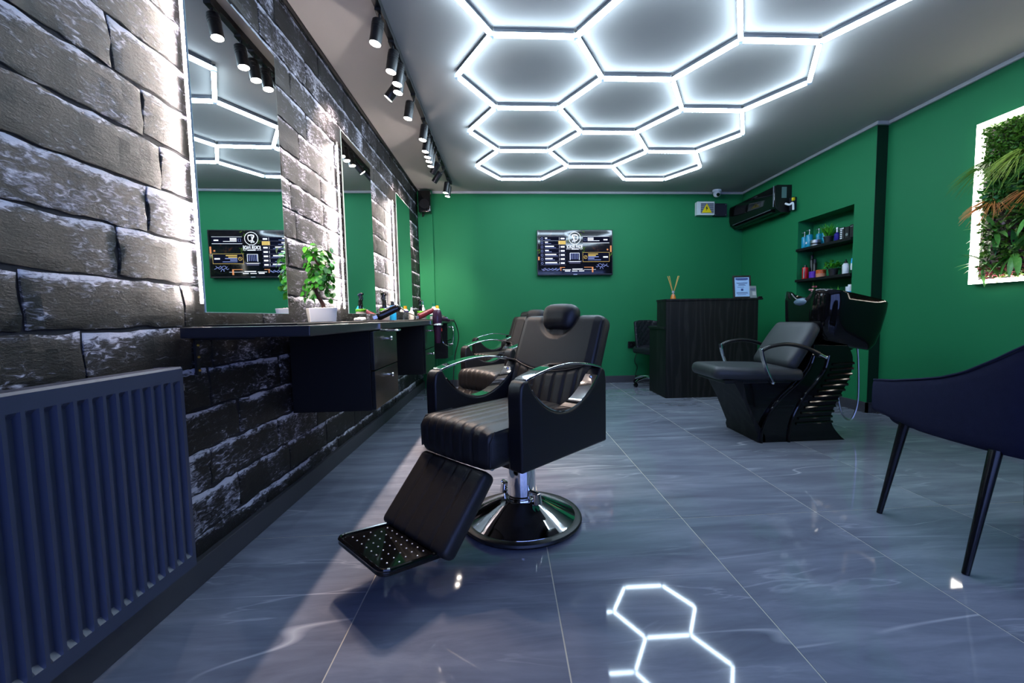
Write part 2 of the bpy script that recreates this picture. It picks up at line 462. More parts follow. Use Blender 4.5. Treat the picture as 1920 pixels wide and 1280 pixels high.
def spline(pts, n=6):
    P = [Vector(p) for p in pts]; out = []
    for i in range(len(P) - 1):
        a = P[max(i - 1, 0)]; b = P[i]; c = P[i + 1]; d = P[min(i + 2, len(P) - 1)]
        for k in range(n):
            t = k / n
            out.append(.5 * ((2 * b) + (c - a) * t + (2 * a - 5 * b + 4 * c - d) * t * t + (3 * b - a - 3 * c + d) * t ** 3))
    out.append(P[-1]); return out

def text_mesh(txt, size, name, m, align='CENTER'):
    cu = bpy.data.curves.new('glyphs', 'FONT'); cu.body = txt; cu.size = size; cu.align_x = align; cu.align_y = 'CENTER'; cu.offset = size * .012
    cu.extrude = .0004
    t = bpy.data.objects.new('glyphs', cu); COL.objects.link(t)
    dg = bpy.context.evaluated_depsgraph_get(); me = bpy.data.meshes.new_from_object(t.evaluated_get(dg))
    bpy.data.objects.remove(t); bpy.data.curves.remove(cu)
    me.name = name; me.materials.clear(); me.materials.append(M[m]); return me

# ------------------------------------------------------------------ room shell
XL, XR, XR2, YB, YJ, YF, H = -1.04, 3.10, 3.195, 5.41, 3.42, -1.35, 2.43
floor = struct('floor', MB().box((XL - .15, YF - .15, -.12), (XR2 + .15, YB + .15, -.0012)), 'grout')
xs = [XL - .02] + [.74 + .6 * i for i in range(-2, 5)] + [XR2 + .02]
ys = [YF - .02] + [.52 + 1.199 * i for i in range(-1, 5)] + [YB + .02]
tile_cache = {}
for i in range(len(xs) - 1):
    for j in range(len(ys) - 1):
        w, d = xs[i + 1] - xs[i] - .0040, ys[j + 1] - ys[j] - .0040
        if w < .02 or d < .02: continue
        k = (round(w, 3), round(d, 3))
        if k not in tile_cache:
            tile_cache[k] = MB().box((-w / 2, -d / 2, -.008), (w / 2, d / 2, 0)).mesh('tile', 'tile', 0)
        obj('tile', tile_cache[k], floor, loc=((xs[i] + xs[i + 1]) / 2, (ys[j] + ys[j + 1]) / 2, 0))
struct('ceiling', MB().box((XL - .15, YF - .15, H), (XR2 + .15, YB + .15, H + .1)), 'ceiling')
struct('wall_back', MB().box((XL - .15, YB, -.02), (XR2 + .15, YB + .12, H)), 'green')
struct('wall_corner', MB().box((XL, YB - .045, 0), (-.865, YB, H)), 'green', bevel=.004)
# right wall: deeper part with a niche, then the nearer part set back
NY0, NY1, NZ0, NZ1, ND = 3.63, 4.35, .88, 1.82, .17
wr = MB()
wr.box((XR, YJ + .004, -.02), (XR + .32, NY0, H)); wr.box((XR, NY1, -.02), (XR + .32, YB, H))
wr.box((XR, NY0, -.02), (XR + .32, NY1, NZ0)); wr.box((XR, NY0, NZ1), (XR + .32, NY1, H)); wr.box((XR + ND, NY0, NZ0), (XR + .32, NY1, NZ1))
struct('wall_right', wr, 'green')
struct('wall_right_recess', MB().box((XR2, YF, -.02), (XR2 + .15, YJ, H)), 'green')
struct('wall_return', MB().box((XR, YJ, -.02), (XR2 + .1, YJ + .004, H)), 'bottle_green')  # narrow return face, a darker green than the walls beside it
# front wall behind the viewer: wide shop window
wf = MB()
wf.box((XL - .15, YF - .12, -.02), (-.75, YF, H)); wf.box((2.9, YF - .12, -.02), (XR2 + .15, YF, H))
wf.box((-.75, YF - .12, 2.2), (2.9, YF, H)); wf.box((-.75, YF - .12, -.02), (2.9, YF, .25))
struct('wall_front', wf, 'front')
win = MB()
for x in (-.75, .45, 1.65, 2.85): win.box((x, YF - .08, .25), (x + .05, YF - .03, 2.2))
win.box((-.75, YF - .08, .25), (2.9, YF - .03, .3)); win.box((-.75, YF - .08, 2.15), (2.9, YF - .03, 2.2))
w1 = struct('window_1', win, 'matte')
for k in range(3): MB().box((-.70 + 1.2 * k, YF - .058, .3), (.45 + 1.2 * k, YF - .052, 2.15)).build('pane', 'pane', w1, 0)
# left wall of charcoal bricks
wl = struct('wall_left', MB().box((XL - .15, YF, -.02), (XL - .010, YB, H)), 'mortar')
PH, BL = .1405, .425
variants = []
for k in range(12):
    nx, nz = 13, 4; V = []; F = []; mb = MB()
    def bp(i, j, layer, k=k):
        u, v = i / nx - .5, j / nz - .5
        e = Vector((u * 3 + k * 7.3, v * 2, layer * .3))
        du = .030 * noise.noise(e * 4.5) * (1 if abs(u) > .45 else .3); dv = .065 * noise.noise(e * 3.4 + Vector((9, 1, 3)))*(1 if abs(v) > .4 else .4)
        edge = max(abs(u) * 2 - .86, 0) / .14 * .6 + max(abs(v) * 2 - .62, 0) / .38 * .7
        dep = .0 if layer == 0 else 1.0 - .42 * min(1, edge) ** 1.5 + .34 * noise.noise(e * 2.6 + Vector((3, 5, 8)))
        return (dep, u + du, v + dv)
    for i in range(nx + 1):
        for j in range(nz + 1): V.append(bp(i, j, 1))
    for i in range(nx):
        for j in range(nz): F.append((i * (nz + 1) + j, (i + 1) * (nz + 1) + j, (i + 1) * (nz + 1) + j + 1, i * (nz + 1) + j + 1))
    ring = [(i, 0) for i in range(nx)] + [(nx, j) for j in range(nz)] + [(i, nz) for i in range(nx, 0, -1)] + [(0, j) for j in range(nz, 0, -1)]
    o0 = len(V)
    for i, j in ring:
        q = V[i * (nz + 1) + j]; V.append((-.25, q[1], q[2]))
    n = len(ring)
    for a in range(n):
        b = (a + 1) % n; F.append((ring[a][0] * (nz + 1) + ring[a][1], o0 + a, o0 + b, ring[b][0] * (nz + 1) + ring[b][1]))
    mb.add(V, F); variants.append(mb.mesh('brick', 'brick', 60))
rb = random.Random(3)
for r_ in range(18):
    z0 = .018 + r_ * PH
    if z0 > H - .02: break
    hh = min(PH - .009, H - .004 - z0)
    y = 0.15 + (0.22 if r_ % 2 else 0) - .42 + (.06 if r_ % 3 == 0 else 0)
    while y < YB - .05:
        L = BL * rb.uniform(.86, 1.12); y2 = min(y + L, YB - .004)
        if y2 - y > .08 and y2 > .2:
            o = obj('brick', variants[rb.randrange(12)], wl, loc=(XL - .010, (y + y2) / 2, z0 + hh / 2 + rb.uniform(-.002, .002)))
            o.scale = (rb.uniform(.005, .0085), (y2 - y) - .008, hh)
        y = y2
# skirting boards, cornice
sk = .088
struct('baseboard_left', MB().box((XL - .012, YF, 0), (XL + .018, YB, sk)), 'skirting', bevel=.003)
struct('baseboard_back', MB().box((-.865, YB - .016, 0), (XR, YB, sk)), 'skirting', bevel=.003)
bbr = MB().box((XR - .016, YJ - .016, 0), (XR, YB, sk)); bbr.box((XR - .016, YJ - .016, 0), (XR2, YJ, sk))
struct('baseboard_right', bbr, 'skirting')
struct('baseboard_recess', MB().box((XR2 - .016, YF, 0), (XR2, YJ - .016, sk)), 'skirting')
ct = .028
struct('trim_1', MB().box((-.865, YB - .02, H - ct), (XR, YB, H)), 'cornice', bevel=.004)
struct('trim_2', MB().box((XR - .02, YJ - .02, H - ct), (XR, YB - .02, H)), 'cornice', bevel=.004)
t3 = MB().box((XR, YJ - .02, H - ct), (XR2, YJ, H)); struct('trim_3', t3, 'cornice')
struct('trim_4', MB().box((XR2 - .02, YF, H - ct), (XR2, YJ - .02, H)), 'cornice', bevel=.004)
struct('trim_5', MB().box((XL - .01, YF, H - .012), (XL + .012, YB, H)), 'matte')

# ------------------------------------------------------------------ hexagon ceiling light
HZ = 2.392; HC = HZ - HF
hs, hox, hoy, hrot = .3045 * HC, .1244 * HC, 1.586 * HC, -.0074
def hexpt(a, r):
    X = a * hs; Y = r * hs * math.sqrt(3) / 2
    return Vector((hox + math.cos(hrot) * X - math.sin(hrot) * Y, hoy + math.sin(hrot) * X + math.cos(hrot) * Y, HZ))
hexes = [(0, r) for r in (-1, 1, 3, 5)] + [(1.5, r) for r in (0, 2, 4)] + [(3, r) for r in (-1, 1, 3, 5)]
edges = {}
verts_hex = {}
for cx_, cr_ in hexes:
    loop = [(cx_ - .5, cr_ - 1), (cx_ + .5, cr_ - 1), (cx_ + 1, cr_), (cx_ + .5, cr_ + 1), (cx_ - .5, cr_ + 1), (cx_ - 1, cr_)]
    for a in range(6):
        k = tuple(sorted((loop[a], loop[(a + 1) % 6]))); edges[k] = 1
        verts_hex[loop[a]] = 1
hexroot = thing('hexagon_ceiling_light', 'large cool white honeycomb tube light across the grey ceiling', 'ceiling light', (hexpt(1.5, 2).x, hexpt(1.5, 2).y, H))
off = Vector(hexroot.location)
L = (hexpt(.5, 0) - hexpt(-.5, 0)).length - .03
prof_t = [(.013 * math.cos(a), .012 * math.sin(a)) for a in [PI * k / 8 + PI for k in range(9)]] + [(.013, .010), (-.013, .010)]
tube_me = MB().prism(prof_t, -L / 2, L / 2, lambda u, v, w: (w, u, v)).mesh('tube', 'hex', 40)
rail_me = MB().box((-L / 2, -.0122, .0102), (L / 2, .0122, .0125)).box((-L / 2, -.006, .0125), (L / 2, .006, H - HZ - .006)).box((-L / 2, -.010, H - HZ - .006), (L / 2, .010, H - HZ - .0003)).mesh('housing', 'rail', 0)
for (a, b) in edges:
    A, B = hexpt(*a), hexpt(*b); c = (A + B) / 2; ang = math.atan2(B.y - A.y, B.x - A.x)
    t = obj('tube', tube_me, hexroot, loc=c - off, rotz=ang)
    obj('housing', rail_me, t)
conn_me = MB().lathe([(.0, -.012), (.015, -.011), (.0165, 0), (.0165, .012), (.0, .013)], seg=16).mesh('connector', 'clip', 40)
for k in verts_hex: obj('connector', conn_me, hexroot, loc=hexpt(*k) - off)

# ------------------------------------------------------------------ track lights
TX = -.592
tr = MB(); tr.box((TX - .017, .6, H - .034), (TX + .017, 5.0, H - .0005))
track = thing('light_track', 'long black light track under the ceiling along the brick wall', 'light track', (TX, 2.8, H))
MB().box((-.017, -2.2, -.034), (.017, 2.2, -.0005)).build('rail', 'matte', track, 0, .002)
MB().box((-.018, 2.2, -.036), (.018, 2.215, 0)).build('end_cap', 'matte', track, 0)
spots = [  # lens x, lens y, lens z, stem y
    (-.617, 2.256, 2.24, 2.268), (-.604, 2.50, 2.24, 2.512), (-.601, 2.627, 2.24, 2.639), (-.620, 2.721, 2.24, 2.733), (-.700, 2.80, 2.245, 2.812),
    (-.637, 3.058, 2.24, 3.070), (-.604, 3.41, 2.24, 3.422), (-.626, 3.641, 2.24, 3.653), (-.630, 3.765, 2.24, 3.777), (-.636, 3.865, 2.24, 3.877),
    (-.642, 3.984, 2.24, 3.996), (-.665, 4.20, 2.25, 4.212), (-.690, 4.46, 2.25, 4.472), (-.622, 4.803, 2.24, 4.815), (-.618, 4.94, 2.24, 4.952)]
ords = ['nearest', 'second', 'third', 'fourth', 'fifth', 'sixth', 'seventh', 'eighth', 'ninth', 'tenth', 'eleventh', 'twelfth', 'thirteenth', 'fourteenth', 'farthest']
body_me = MB().lathe([(.0, .092), (.024, .092), (.0285, .087), (.029, .08), (.029, -.018), (.0275, -.020), (.026, -.014), (.0, -.014)], seg=24, cap=False).mesh('body', 'satin', 35)
lens_me = MB().lathe([(.0, -.0125), (.0215, -.0125), (.0258, -.0145), (.0258, -.0165), (.0, -.0175)], seg=24, cap=False).mesh('lens', 'lens', 35)
fin_mb = MB()
for k in range(3): fin_mb.lathe([(.029, .045 + .012 * k), (.030, .046 + .012 * k), (.030, .049 + .012 * k), (.029, .05 + .012 * k)], seg=20, cap=False)
fin_me = fin_mb.mesh('cooling_ridge', 'satin', 35)
spot_d = bpy.data.lights.new('spot_beam', 'SPOT'); spot_d.energy = SPOT_W; spot_d.color = (1.0, .76, .62); spot_d.spot_size = R(95); spot_d.spot_blend = .6; spot_d.shadow_soft_size = .02
for i, (lx, ly, lz, ys_) in enumerate(spots):
    g = thing('track_spotlight', f'black cylinder spotlight, {ords[i]} along the ceiling track', 'spotlight', (TX, ys_, H - .034), 0, 'spotlights on the ceiling track')
    tip = Vector((lx - TX, ly - ys_, lz - (H - .034)))
    d = Vector({4: (-.85, .10, -1), 11: (-.75, .35, -1), 12: (-.80, .30, -1)}.get(i, (-.16, -.06, -1))).normalized(); q = Vector((0, 0, -1)).rotation_difference(d)
    T = Matrix.Translation(tip - d * .02) @ q.to_matrix().to_4x4()
    bd = obj('body', body_me, g); bd.matrix_local = T
    ln = obj('lens', lens_me, bd); ln.location = (0, 0, -.045)
    fr_ = obj('cooling_ridge', fin_me, bd)
    bd.scale = (1, 1, 1.05)
    ln.location = (0, 0, -.003)
    MB().tube([(0, 0, -.005), (0, 0, -.03), tip - d * .07], .006, 10).box((-.016, -.035, -.012), (.016, .035, .0)).build('stem', 'matte', g, 35)
    lo = bpy.data.objects.new('spot_beam', spot_d); COL.objects.link(lo); lo.parent = bd; lo.location = (0, 0, -.026)

# ------------------------------------------------------------------ mirrors with back-lit sides
def mirror(y0, y1, z0, z1, label, ang=0.0):
    yc = (y0 + y1) / 2
    g = thing('wall_mirror', label, 'mirror', (XL + .06, yc, z0), R(ang), 'tall back-lit wall mirrors')
    w, h = y1 - y0, z1 - z0
    MB().box((-.004, -w / 2, 0), (.0, w / 2, h)).build('back_board', 'glass_edge', g, 0)
    MB().box((.0002, -w / 2 + .002, .002), (.0006, w / 2 - .002, h - .002)).build('mirror_glass', 'mirror', g, 0)
    MB().box((-.054, -w / 2 + .13, .10), (-.004, w / 2 - .13, h - .10)).build('mount', 'carcass', g, 0)
    for s in (-1, 1):
        yy = s * (w / 2 - .055)
        tp = MB().box((-.052, min(yy, yy + s * .0008), .03), (-.040, max(yy, yy + s * .0008), h - .05)).build('led_tape', 'led_tape', g, 0)
        n = int((h - .09) / .0166); lb = MB()
        for k in range(n):
            z = .04 + k * .0166; lb.box((-.049, min(yy, yy + s * .0022), z), (-.043, max(yy, yy + s * .0022), z + .0075))
        lb.build('led_row', 'led', tp, 0, kind='stuff')
    return g
mirror(1.458, 2.009, 0.904, 2.030, 'nearest tall mirror, left of the bonsai, reflecting the television', .95)
mirror(2.744, 3.320, 0.911, 2.030, 'middle tall mirror on the brick wall, right of the bonsai', .4)
mirror(4.056, 4.619, 0.938, 2.030, 'farthest tall mirror, beside the corner of the brick wall', .4)

# ------------------------------------------------------------------ counter with drawer cabinets
CZ, CT, CX = .857, .036, -.632
ctr = thing('wall_counter', 'long dark laminate counter fixed to the brick wall', 'counter', (XL, 3.38, CZ - CT))
MB().box((.004, -1.96, 0), (CX - XL, 1.98, CT)).build('worktop', 'laminate', ctr, 0, .004)
for yb in (1.49, 2.72, 4.05):
    b = MB().box((.0, yb - 3.38 - .008, -.125), (.008, yb - 3.38 + .008, 0)); b.box((.0, yb - 3.38 - .008, -.008), (.20, yb - 3.38 + .008, -.0005))
    br = b.build('bracket', 'matte', ctr, 0)
    for zz in (-.025, -.065, -.11): MB().sphere((.010, yb - 3.38, zz), .0045, 8, 6).build('screw', 'brass', br)
cab_lab = ['black two-drawer cabinet under the counter, nearest to the radiator', 'black two-drawer cabinet under the counter, middle of the three', 'black two-drawer cabinet under the counter, nearest the green wall']
for i, yc in enumerate((2.10, 3.42, 4.74)):
    g = thing('drawer_cabinet', cab_lab[i], 'cabinet', (XL, yc, .425), 0, 'drawer cabinets under the counter')
    dep = -.640 - XL
    MB().box((.006, 0, 0), (dep - .02, .445, CZ - CT - .426)).build('body', 'carcass', g, 0, .002)
    for k in range(2):
        z0 = .004 + k * .196
        d_ = MB().box((dep - .0195, .004, z0), (dep, .441, z0 + .190)).build('drawer', 'drawer', g, 0, .002)
        kb = MB(); kb.lathe([(.0, .0), (.006, 0), (.005, .012), (.011, .018), (.012, .024), (.008, .03), (.0, .031)], seg=14, T=TR((dep, .235, z0 + .145), ry=PI / 2), cap=False)
        kb.build('knob', 'chrome', d_)
# dryer rings and the dryer
def ring_holder(yc, label):
    g = thing('dryer_ring', label, 'dryer holder', (CX - .004, yc, CZ - CT * .5), 0, 'chrome dryer rings on the counter edge')
    pts = [(.058 + .045 * math.cos(2 * PI * k / 28), .045 * math.sin(2 * PI * k / 28), -.022) for k in range(28)]
    MB().tube(pts, .0045, 8, closed=True).build('ring', 'chrome', g)
    MB().cyl((.014, 0, -.022), (.0045, 0, -.018), .006, seg=8).box((.0045, -.012, -.018), (.0085, .012, .012)).build('mount', 'chrome', g)
    return g
ring_holder(2.19, 'empty chrome dryer ring on the counter edge above the near cabinet')
ring_holder(3.66, 'chrome dryer ring holding the hanging hair dryer')
dr = thing('hair_dryer', 'glossy plum hair dryer hanging nose down from the counter edge', 'hair dryer', (CX + .056, 3.66, CZ - CT * .5 - .022))
MB().lathe([(.0, .13), (.026, .126), (.036, .105), (.041, .06), (.0385, .006), (.034, -.03), (.028, -.08), (.025, -.13), (.022, -.155), (.0, -.155)], seg=24, cap=False).build('barrel', 'plum', dr)
MB().lathe([(.0415, .0), (.0425, .003), (.0425, .009), (.041, .012)], seg=24, cap=False).build('trim_ring', 'chrome', dr)
MB().tube([(.02, .03, .05), (.05, .10, .045), (.075, .17, .035)], [.02, .017, .014], 12).build('handle', 'plum', dr)
MB().box((.034, -.012, -.055), (.038, .002, -.03)).build('switch', 'red', dr, 0, .001)
MB().tube(spline([(.075, .17, .035), (.12, .22, .02), (.15, .24, -.12), (.11, .24, -.30), (.09, .22, -.55), (.09, .2, -.80)], 8), .0045, 8).build('cord', 'cord', dr)
MB().tube(spline([(.01, .06, -.02), (.03, .1, -.16), (.10, .06, -.18), (.13, .02, -.10), (.12, .05, -.02)], 8), .0035, 8).build('cable_loop', 'chrome', dr)
# mats and tray
for (a, b, c, d, lab) in ((-.99, 1.46, -.69, 2.19, 'thin black work mat on the counter under the bonsai pot'), (-.99, 2.62, -.67, 3.42, 'thin black work mat on the counter below the middle mirror'), (-.99, 3.98, -.67, 4.74, 'thin black work mat on the counter below the farthest mirror')):
    o = MB().box((a, b, CZ + .0005), (c, d, CZ + .0065)).build('work_mat', 'carcass', None, 0, .002); tag(o, lab, 'mat', 'work mats on the counter')

# ------------------------------------------------------------------ bonsai in white pot
PXc, PYc = -.925, 2.215; MZ = CZ + .0068
pl = thing('potted_bonsai', 'small green bonsai tree in a white square pot on the counter', 'potted plant', (PXc, PYc, MZ), R(30))
pot = MB(); s0, s1 = .057, .064
def frus(mb, a, b, z0, z1):
    mb.add([(-a, -a, z0), (a, -a, z0), (a, a, z0), (-a, a, z0), (-b, -b, z1), (b, -b, z1), (b, b, z1), (-b, b, z1)], [(0, 3, 2, 1), (0, 1, 5, 4), (1, 2, 6, 5), (2, 3, 7, 6), (3, 0, 4, 7)])
frus(pot, s0, s1, 0, .07)
pot.add([(-s1, -s1, .07), (s1, -s1, .07), (s1, s1, .07), (-s1, s1, .07), (-.056, -.056, .07), (.056, -.056, .07), (.056, .056, .07), (-.056, .056, .07), (-.055, -.055, .058), (.055, -.055, .058), (.055, .055, .058), (-.055, .055, .058)],
        [(0, 1, 5, 4), (1, 2, 6, 5), (2, 3, 7, 6), (3, 0, 4, 7), (4, 5, 9, 8), (5, 6, 10, 9), (6, 7, 11, 10), (7, 4, 8, 11)])
pot.build('pot', 'white', pl, 0, .002)
gv = MB(); rg = random.Random(5)
for k in range(90): gv.sphere((rg.uniform(-.05, .05), rg.uniform(-.05, .05), .061 + rg.uniform(0, .008)), rg.uniform(.004, .007), 6, 4)
gv.build('gravel', 'pebble', pl, kind='stuff')
MB().box((-.055, -.055, .05), (.055, .055, .06)).build('soil', 'soil', pl, 0)
MB().tube(spline([(.012, 0, .055), (.008, 0, .09), (-.012, .0, .13), (-.02, .005, .17), (-.008, 0, .22), (.0, 0, .30)], 5), [.011, .0108, .0105, .010, .010, .0098, .0096, .0094, .0092, .009, .0088, .0085, .008, .008, .0078, .0075, .007, .007, .0065, .006, .0055, .005, .0045, .004, .0035, .003], 10).build('trunk', 'trunk', pl)
brs = [((-.02, .005, .16), (-.07, -.01, .19)), ((-.015, 0, .19), (.05, .01, .15)), ((-.01, 0, .2), (.06, -.03, .24)), ((-.005, 0, .24), (-.06, .03, .27)), ((0, 0, .26), (.045, .03, .31)), ((0, 0, .28), (-.045, -.03, .33))]
for a, b in brs:
    MB().tube([a, ((a[0] + b[0]) / 2, (a[1] + b[1]) / 2, (a[2] + b[2]) / 2 + .01), b], [.005, .004, .002], 7).build('branch', 'trunk', pl)
def leaf_mesh(name, m, l, w, fold=.15, curl=.2, n=5, tipw=.35):
    mb = MB(); V = []; F = []
    for i in range(n + 1):
        t = i / n; ww = w * (math.sin(PI * min(1, t * .96 + .04)) ** tipw if 0 < t < 1 else .04); z = -curl * l * t * t
        V += [(-ww, t * l, z + fold * ww), (0, t * l, z), (ww, t * l, z + fold * ww)]
    for i in range(n):
        for k in range(2): F.append((i * 3 + k, i * 3 + k + 1, i * 3 + 4 + k, i * 3 + 3 + k))
    mb.add(V, F); me = mb.mesh(name, m, 180); return me
fic = leaf_mesh('leaf', 'leaf', .028, .0125, .2, .25, 4, .5)
for k in range(300):
    while True:
        p = Vector((rg.uniform(-1, 1), rg.uniform(-1, 1), rg.uniform(-1, 1)))
        if .3 < p.length and p.x * p.x + p.y * p.y < 1 and abs(p.z) < .98: break
    z = .238 + p.z * .135
    wr_ = .070 if z > .2 else .078
    q = Vector((p.x * wr_ - .004, p.y * wr_, z + .006 * math.sin(p.x * 9)))
    if z < .15 and abs(p.x) < .3: continue
    o = obj('leaf', fic, pl, loc=q)
    out = (Vector((p.x, p.y, p.z * .5 + .35)) + Vector((rg.uniform(-.5, .5), rg.uniform(-.5, .5), rg.uniform(-.3, .5)))).normalized()
    tan = out.cross(Vector((rg.uniform(-1, 1), rg.uniform(-1, 1), rg.uniform(-1, 1)))).normalized(); sd_ = tan.cross(out).normalized()
    o.rotation_euler = Matrix((sd_, tan, out)).transposed().to_euler()
    s = rg.uniform(.8, 1.2); o.scale = (s, s, s)

# ------------------------------------------------------------------ things on the counter
def lathe_thing(name, label, cat, loc, parts, group=None):
    g = thing(name, label, cat, loc, 0, group)
    for pn, m, prof in parts: MB().lathe(prof, seg=20, cap=False).build(pn, m, g)
    return g
def spray_jar(loc, label):
    g = lathe_thing('spray_jar', label, 'spray bottle', loc, [
        ('jar', 'jar', [(0, 0), (.033, 0), (.036, .006), (.036, .062), (.033, .068), (0, .068)]),
        ('lid', 'lime', [(0, .068), (.037, .068), (.037, .083), (.033, .087), (0, .087)]),
        ('neck', 'gloss', [(0, .087), (.016, .087), (.014, .15), (.010, .16), (0, .16)])], 'green-lidded spray jars on the counter')
    mb = MB().tube([(-.022, -.005, .195), (-.005, 0, .198), (.014, 0, .185)], [.008, .012, .011], 10)
    mb.tube([(-.01, 0, .19), (-.017, 0, .165), (-.013, 0, .145)], [.004, .0045, .003], 8); mb.cyl((0, 0, .155), (0, 0, .195), .011, .012)
    mb.build('trigger_head', 'gloss', g); return g
spray_jar((-.895, 3.235, CZ + .0068), 'glass jar with lime green lid and black sprayer, below the middle mirror')
spray_jar((-.87, 4.46, CZ + .0068), 'glass jar with lime green lid and black sprayer, below the farthest mirror')
lathe_thing('blue_bottle', 'sky blue bottle with black cap standing behind the clippers', 'bottle', (-.86, 3.33, CZ + .0068), [
    ('bottle', 'cyan2', [(0, 0), (.024, 0), (.026, .006), (.026, .095), (.016, .112), (0, .112)]), ('cap', 'satin', [(0, .112), (.013, .112), (.012, .145), (0, .147)])])
def clipper(loc, rz, m, label):
    g = thing('hair_clipper', label, 'hair clipper', loc, rz, 'hair clippers on the counter')
    T = TR((0, 0, .056), rx=R(19))
    MB().rbox((.060, .165, .056), .022, (3, 6, 3), disp=lambda p: Vector((p.x * (1 - .25 * (p.y / .08 + 1) / 2), p.y, p.z * (1 - .2 * (p.y / .08 + 1) / 2) + .006 * math.sin(p.y * 22))), T=T).build('body', m, g)
    MB().box((-.022, -.105, -.016), (.022, -.078, .006), T).build('blade', 'steel', g, 0, .001)
    MB().box((-.009, -.02, .0275), (.009, .05, .0305), T).build('grip_strip', 'chrome', g, 0, .001)
    MB().tube(spline([T @ Vector((0, .08, .0)), (0.0, .12, .05), (.02, .16, .03), (.05, .17, .006), (.10, .15, .005)], 6), .003, 7).build('cord', 'cord', g)
    return g
clipper((-.765, 2.86, CZ + .0068), R(-72), 'gloss', 'glossy black hair clipper lying below the middle mirror')
clipper((-.735, 4.02, CZ + .0068), R(-65), 'burgundy', 'burgundy hair clipper propped on the far mat')
lathe_thing('cleaner_bottle', 'white cleaner bottle with green cap beside the hanging dryer', 'bottle', (-.80, 4.86, CZ + .0005), [
    ('bottle', 'white_p', [(0, 0), (.042, 0), (.045, .008), (.045, .06), (.036, .1), (.018, .145), (.015, .15), (0, .15)]), ('cap', 'green_cap', [(0, .15), (.019, .15), (.017, .185), (0, .187)]), ('label_band', 'green_cap', [(.0452, .04), (.0456, .042), (.0456, .055), (.0452, .057)])])
lathe_thing('lotion_bottle', 'white lotion bottle with yellow cap at the far counter end', 'bottle', (-.80, 5.10, CZ + .0005), [
    ('bottle', 'white_p', [(0, 0), (.034, 0), (.036, .006), (.036, .11), (.02, .13), (0, .13)]), ('cap', 'yellow_cap', [(0, .13), (.02, .13), (.018, .165), (0, .167)]), ('stripe', 'indigo', [(.0362, .08), (.0366, .082), (.0366, .105), (.0362, .107)])])
lathe_thing('pump_bottle', 'silver pump bottle standing at the far end of the counter', 'bottle', (-.93, 4.92, CZ + .0005), [
    ('bottle', 'silver', [(0, 0), (.03, 0), (.032, .005), (.032, .10), (.018, .14), (.012, .15), (0, .15)]), ('pump', 'chrome', [(0, .15), (.02, .152), (.01, .17), (.005, .175), (.005, .21), (.009, .215), (0, .225)])])
o = thing('talc_bottle', 'small cream squeeze bottle behind the burgundy clipper', 'bottle', (-.93, 4.30, CZ + .0068))
MB().lathe([(0, 0), (.026, 0), (.028, .005), (.028, .07), (.01, .09), (0, .09)], seg=18, cap=False).build('bottle', 'cream', o)
MB().lathe([(0, .09), (.009, .09), (.004, .12), (0, .122)], seg=14, cap=False).build('nozzle', 'white_p', o)
g = thing('folded_cloth', 'small white folded cloth beneath the middle mirror', 'cloth', (-.965, 2.90, CZ + .0068))
MB().rbox((.05, .10, .022), .008, (3, 4, 2), disp=lambda p: p + Vector((0, 0, .003 * math.sin(p.y * 60))), T=TR((0, 0, .0115))).build('fold', 'white', g)
g = thing('trimmer', 'small black cordless trimmer lying at the far counter end', 'trimmer', (-.685, 4.86, CZ + .0005), R(20))
MB().rbox((.035, .16, .035), .014, (2, 5, 2), T=TR((0, 0, .018))).build('body', 'gloss', g); MB().box((-.015, -.1, .01), (.015, -.079, .024)).build('blade', 'steel', g, 0)
MB().tube(spline([(0, .08, .018), (.03, .13, .02), (.0, .2, .006), (-.06, .22, .004)], 6), .003, 7).build('cord', 'cord', g)

# ------------------------------------------------------------------ radiator
rd = thing('panel_radiator', 'dark blue-grey ribbed panel radiator on the brick wall', 'radiator', (-.93, .75, .155))
ny = []; y0r, y1r, zr = -.55, .525, .592
pit = .0333; V = []; F = []
yl = [y0r]; xl = [0]
k = 0
yy = y1r - .008
cols = [(y1r, 0)]
while yy - pit > y0r:
    cols += [(yy - .004, 0), (yy - .009, 1), (yy - .024, 1), (yy - .029, 0)]; yy -= pit
cols.append((y0r, 0)); rows = [(0, 0), (.035, 0), (.047, 1), (zr - .052, 1), (zr - .040, 0), (zr - .006, 0), (zr, 0)]
for y, a in cols:
    for z, b in rows: V.append((-.0115 * a * b - (.004 if z == zr else 0), y, z))
nr = len(rows)
for i in range(len(cols) - 1):
    for j in range(nr - 1): F.append((i * nr + j, (i + 1) * nr + j, (i + 1) * nr + j + 1, i * nr + j + 1))
MB().add(V, F).build('front_panel', 'radiator', rd, 25)
MB().box((-.078, y0r, .0), (-.062, y1r, zr - .004)).build('rear_panel', 'radiator', rd, 0, .003)
MB().box((-.066, y0r, .01), (-.014, y1r - .004, zr - .02)).build('convector', 'radiator', rd, 0)
tg_ = MB()
tg_.box((-.062, y0r, zr - .012), (-.034, y1r, zr - .002)); tg_.box((-.028, y0r, zr - .010), (-.004, y1r, zr - .0005))
tg_.build('top_grille', 'radiator', rd, 0, .002)
MB().box((-.078, y1r, .004), (-.001, y1r + .0022, zr - .001)).build('side_cover', 'radiator', rd, 0)
MB().cyl((-.045, y1r + .002, zr - .07), (-.045, y1r + .03, zr - .07), .011, seg=12).cyl((-.045, y1r + .03, zr - .07), (-.045, y1r + .05, zr - .07), .014, seg=6).build('valve', 'steel', rd)

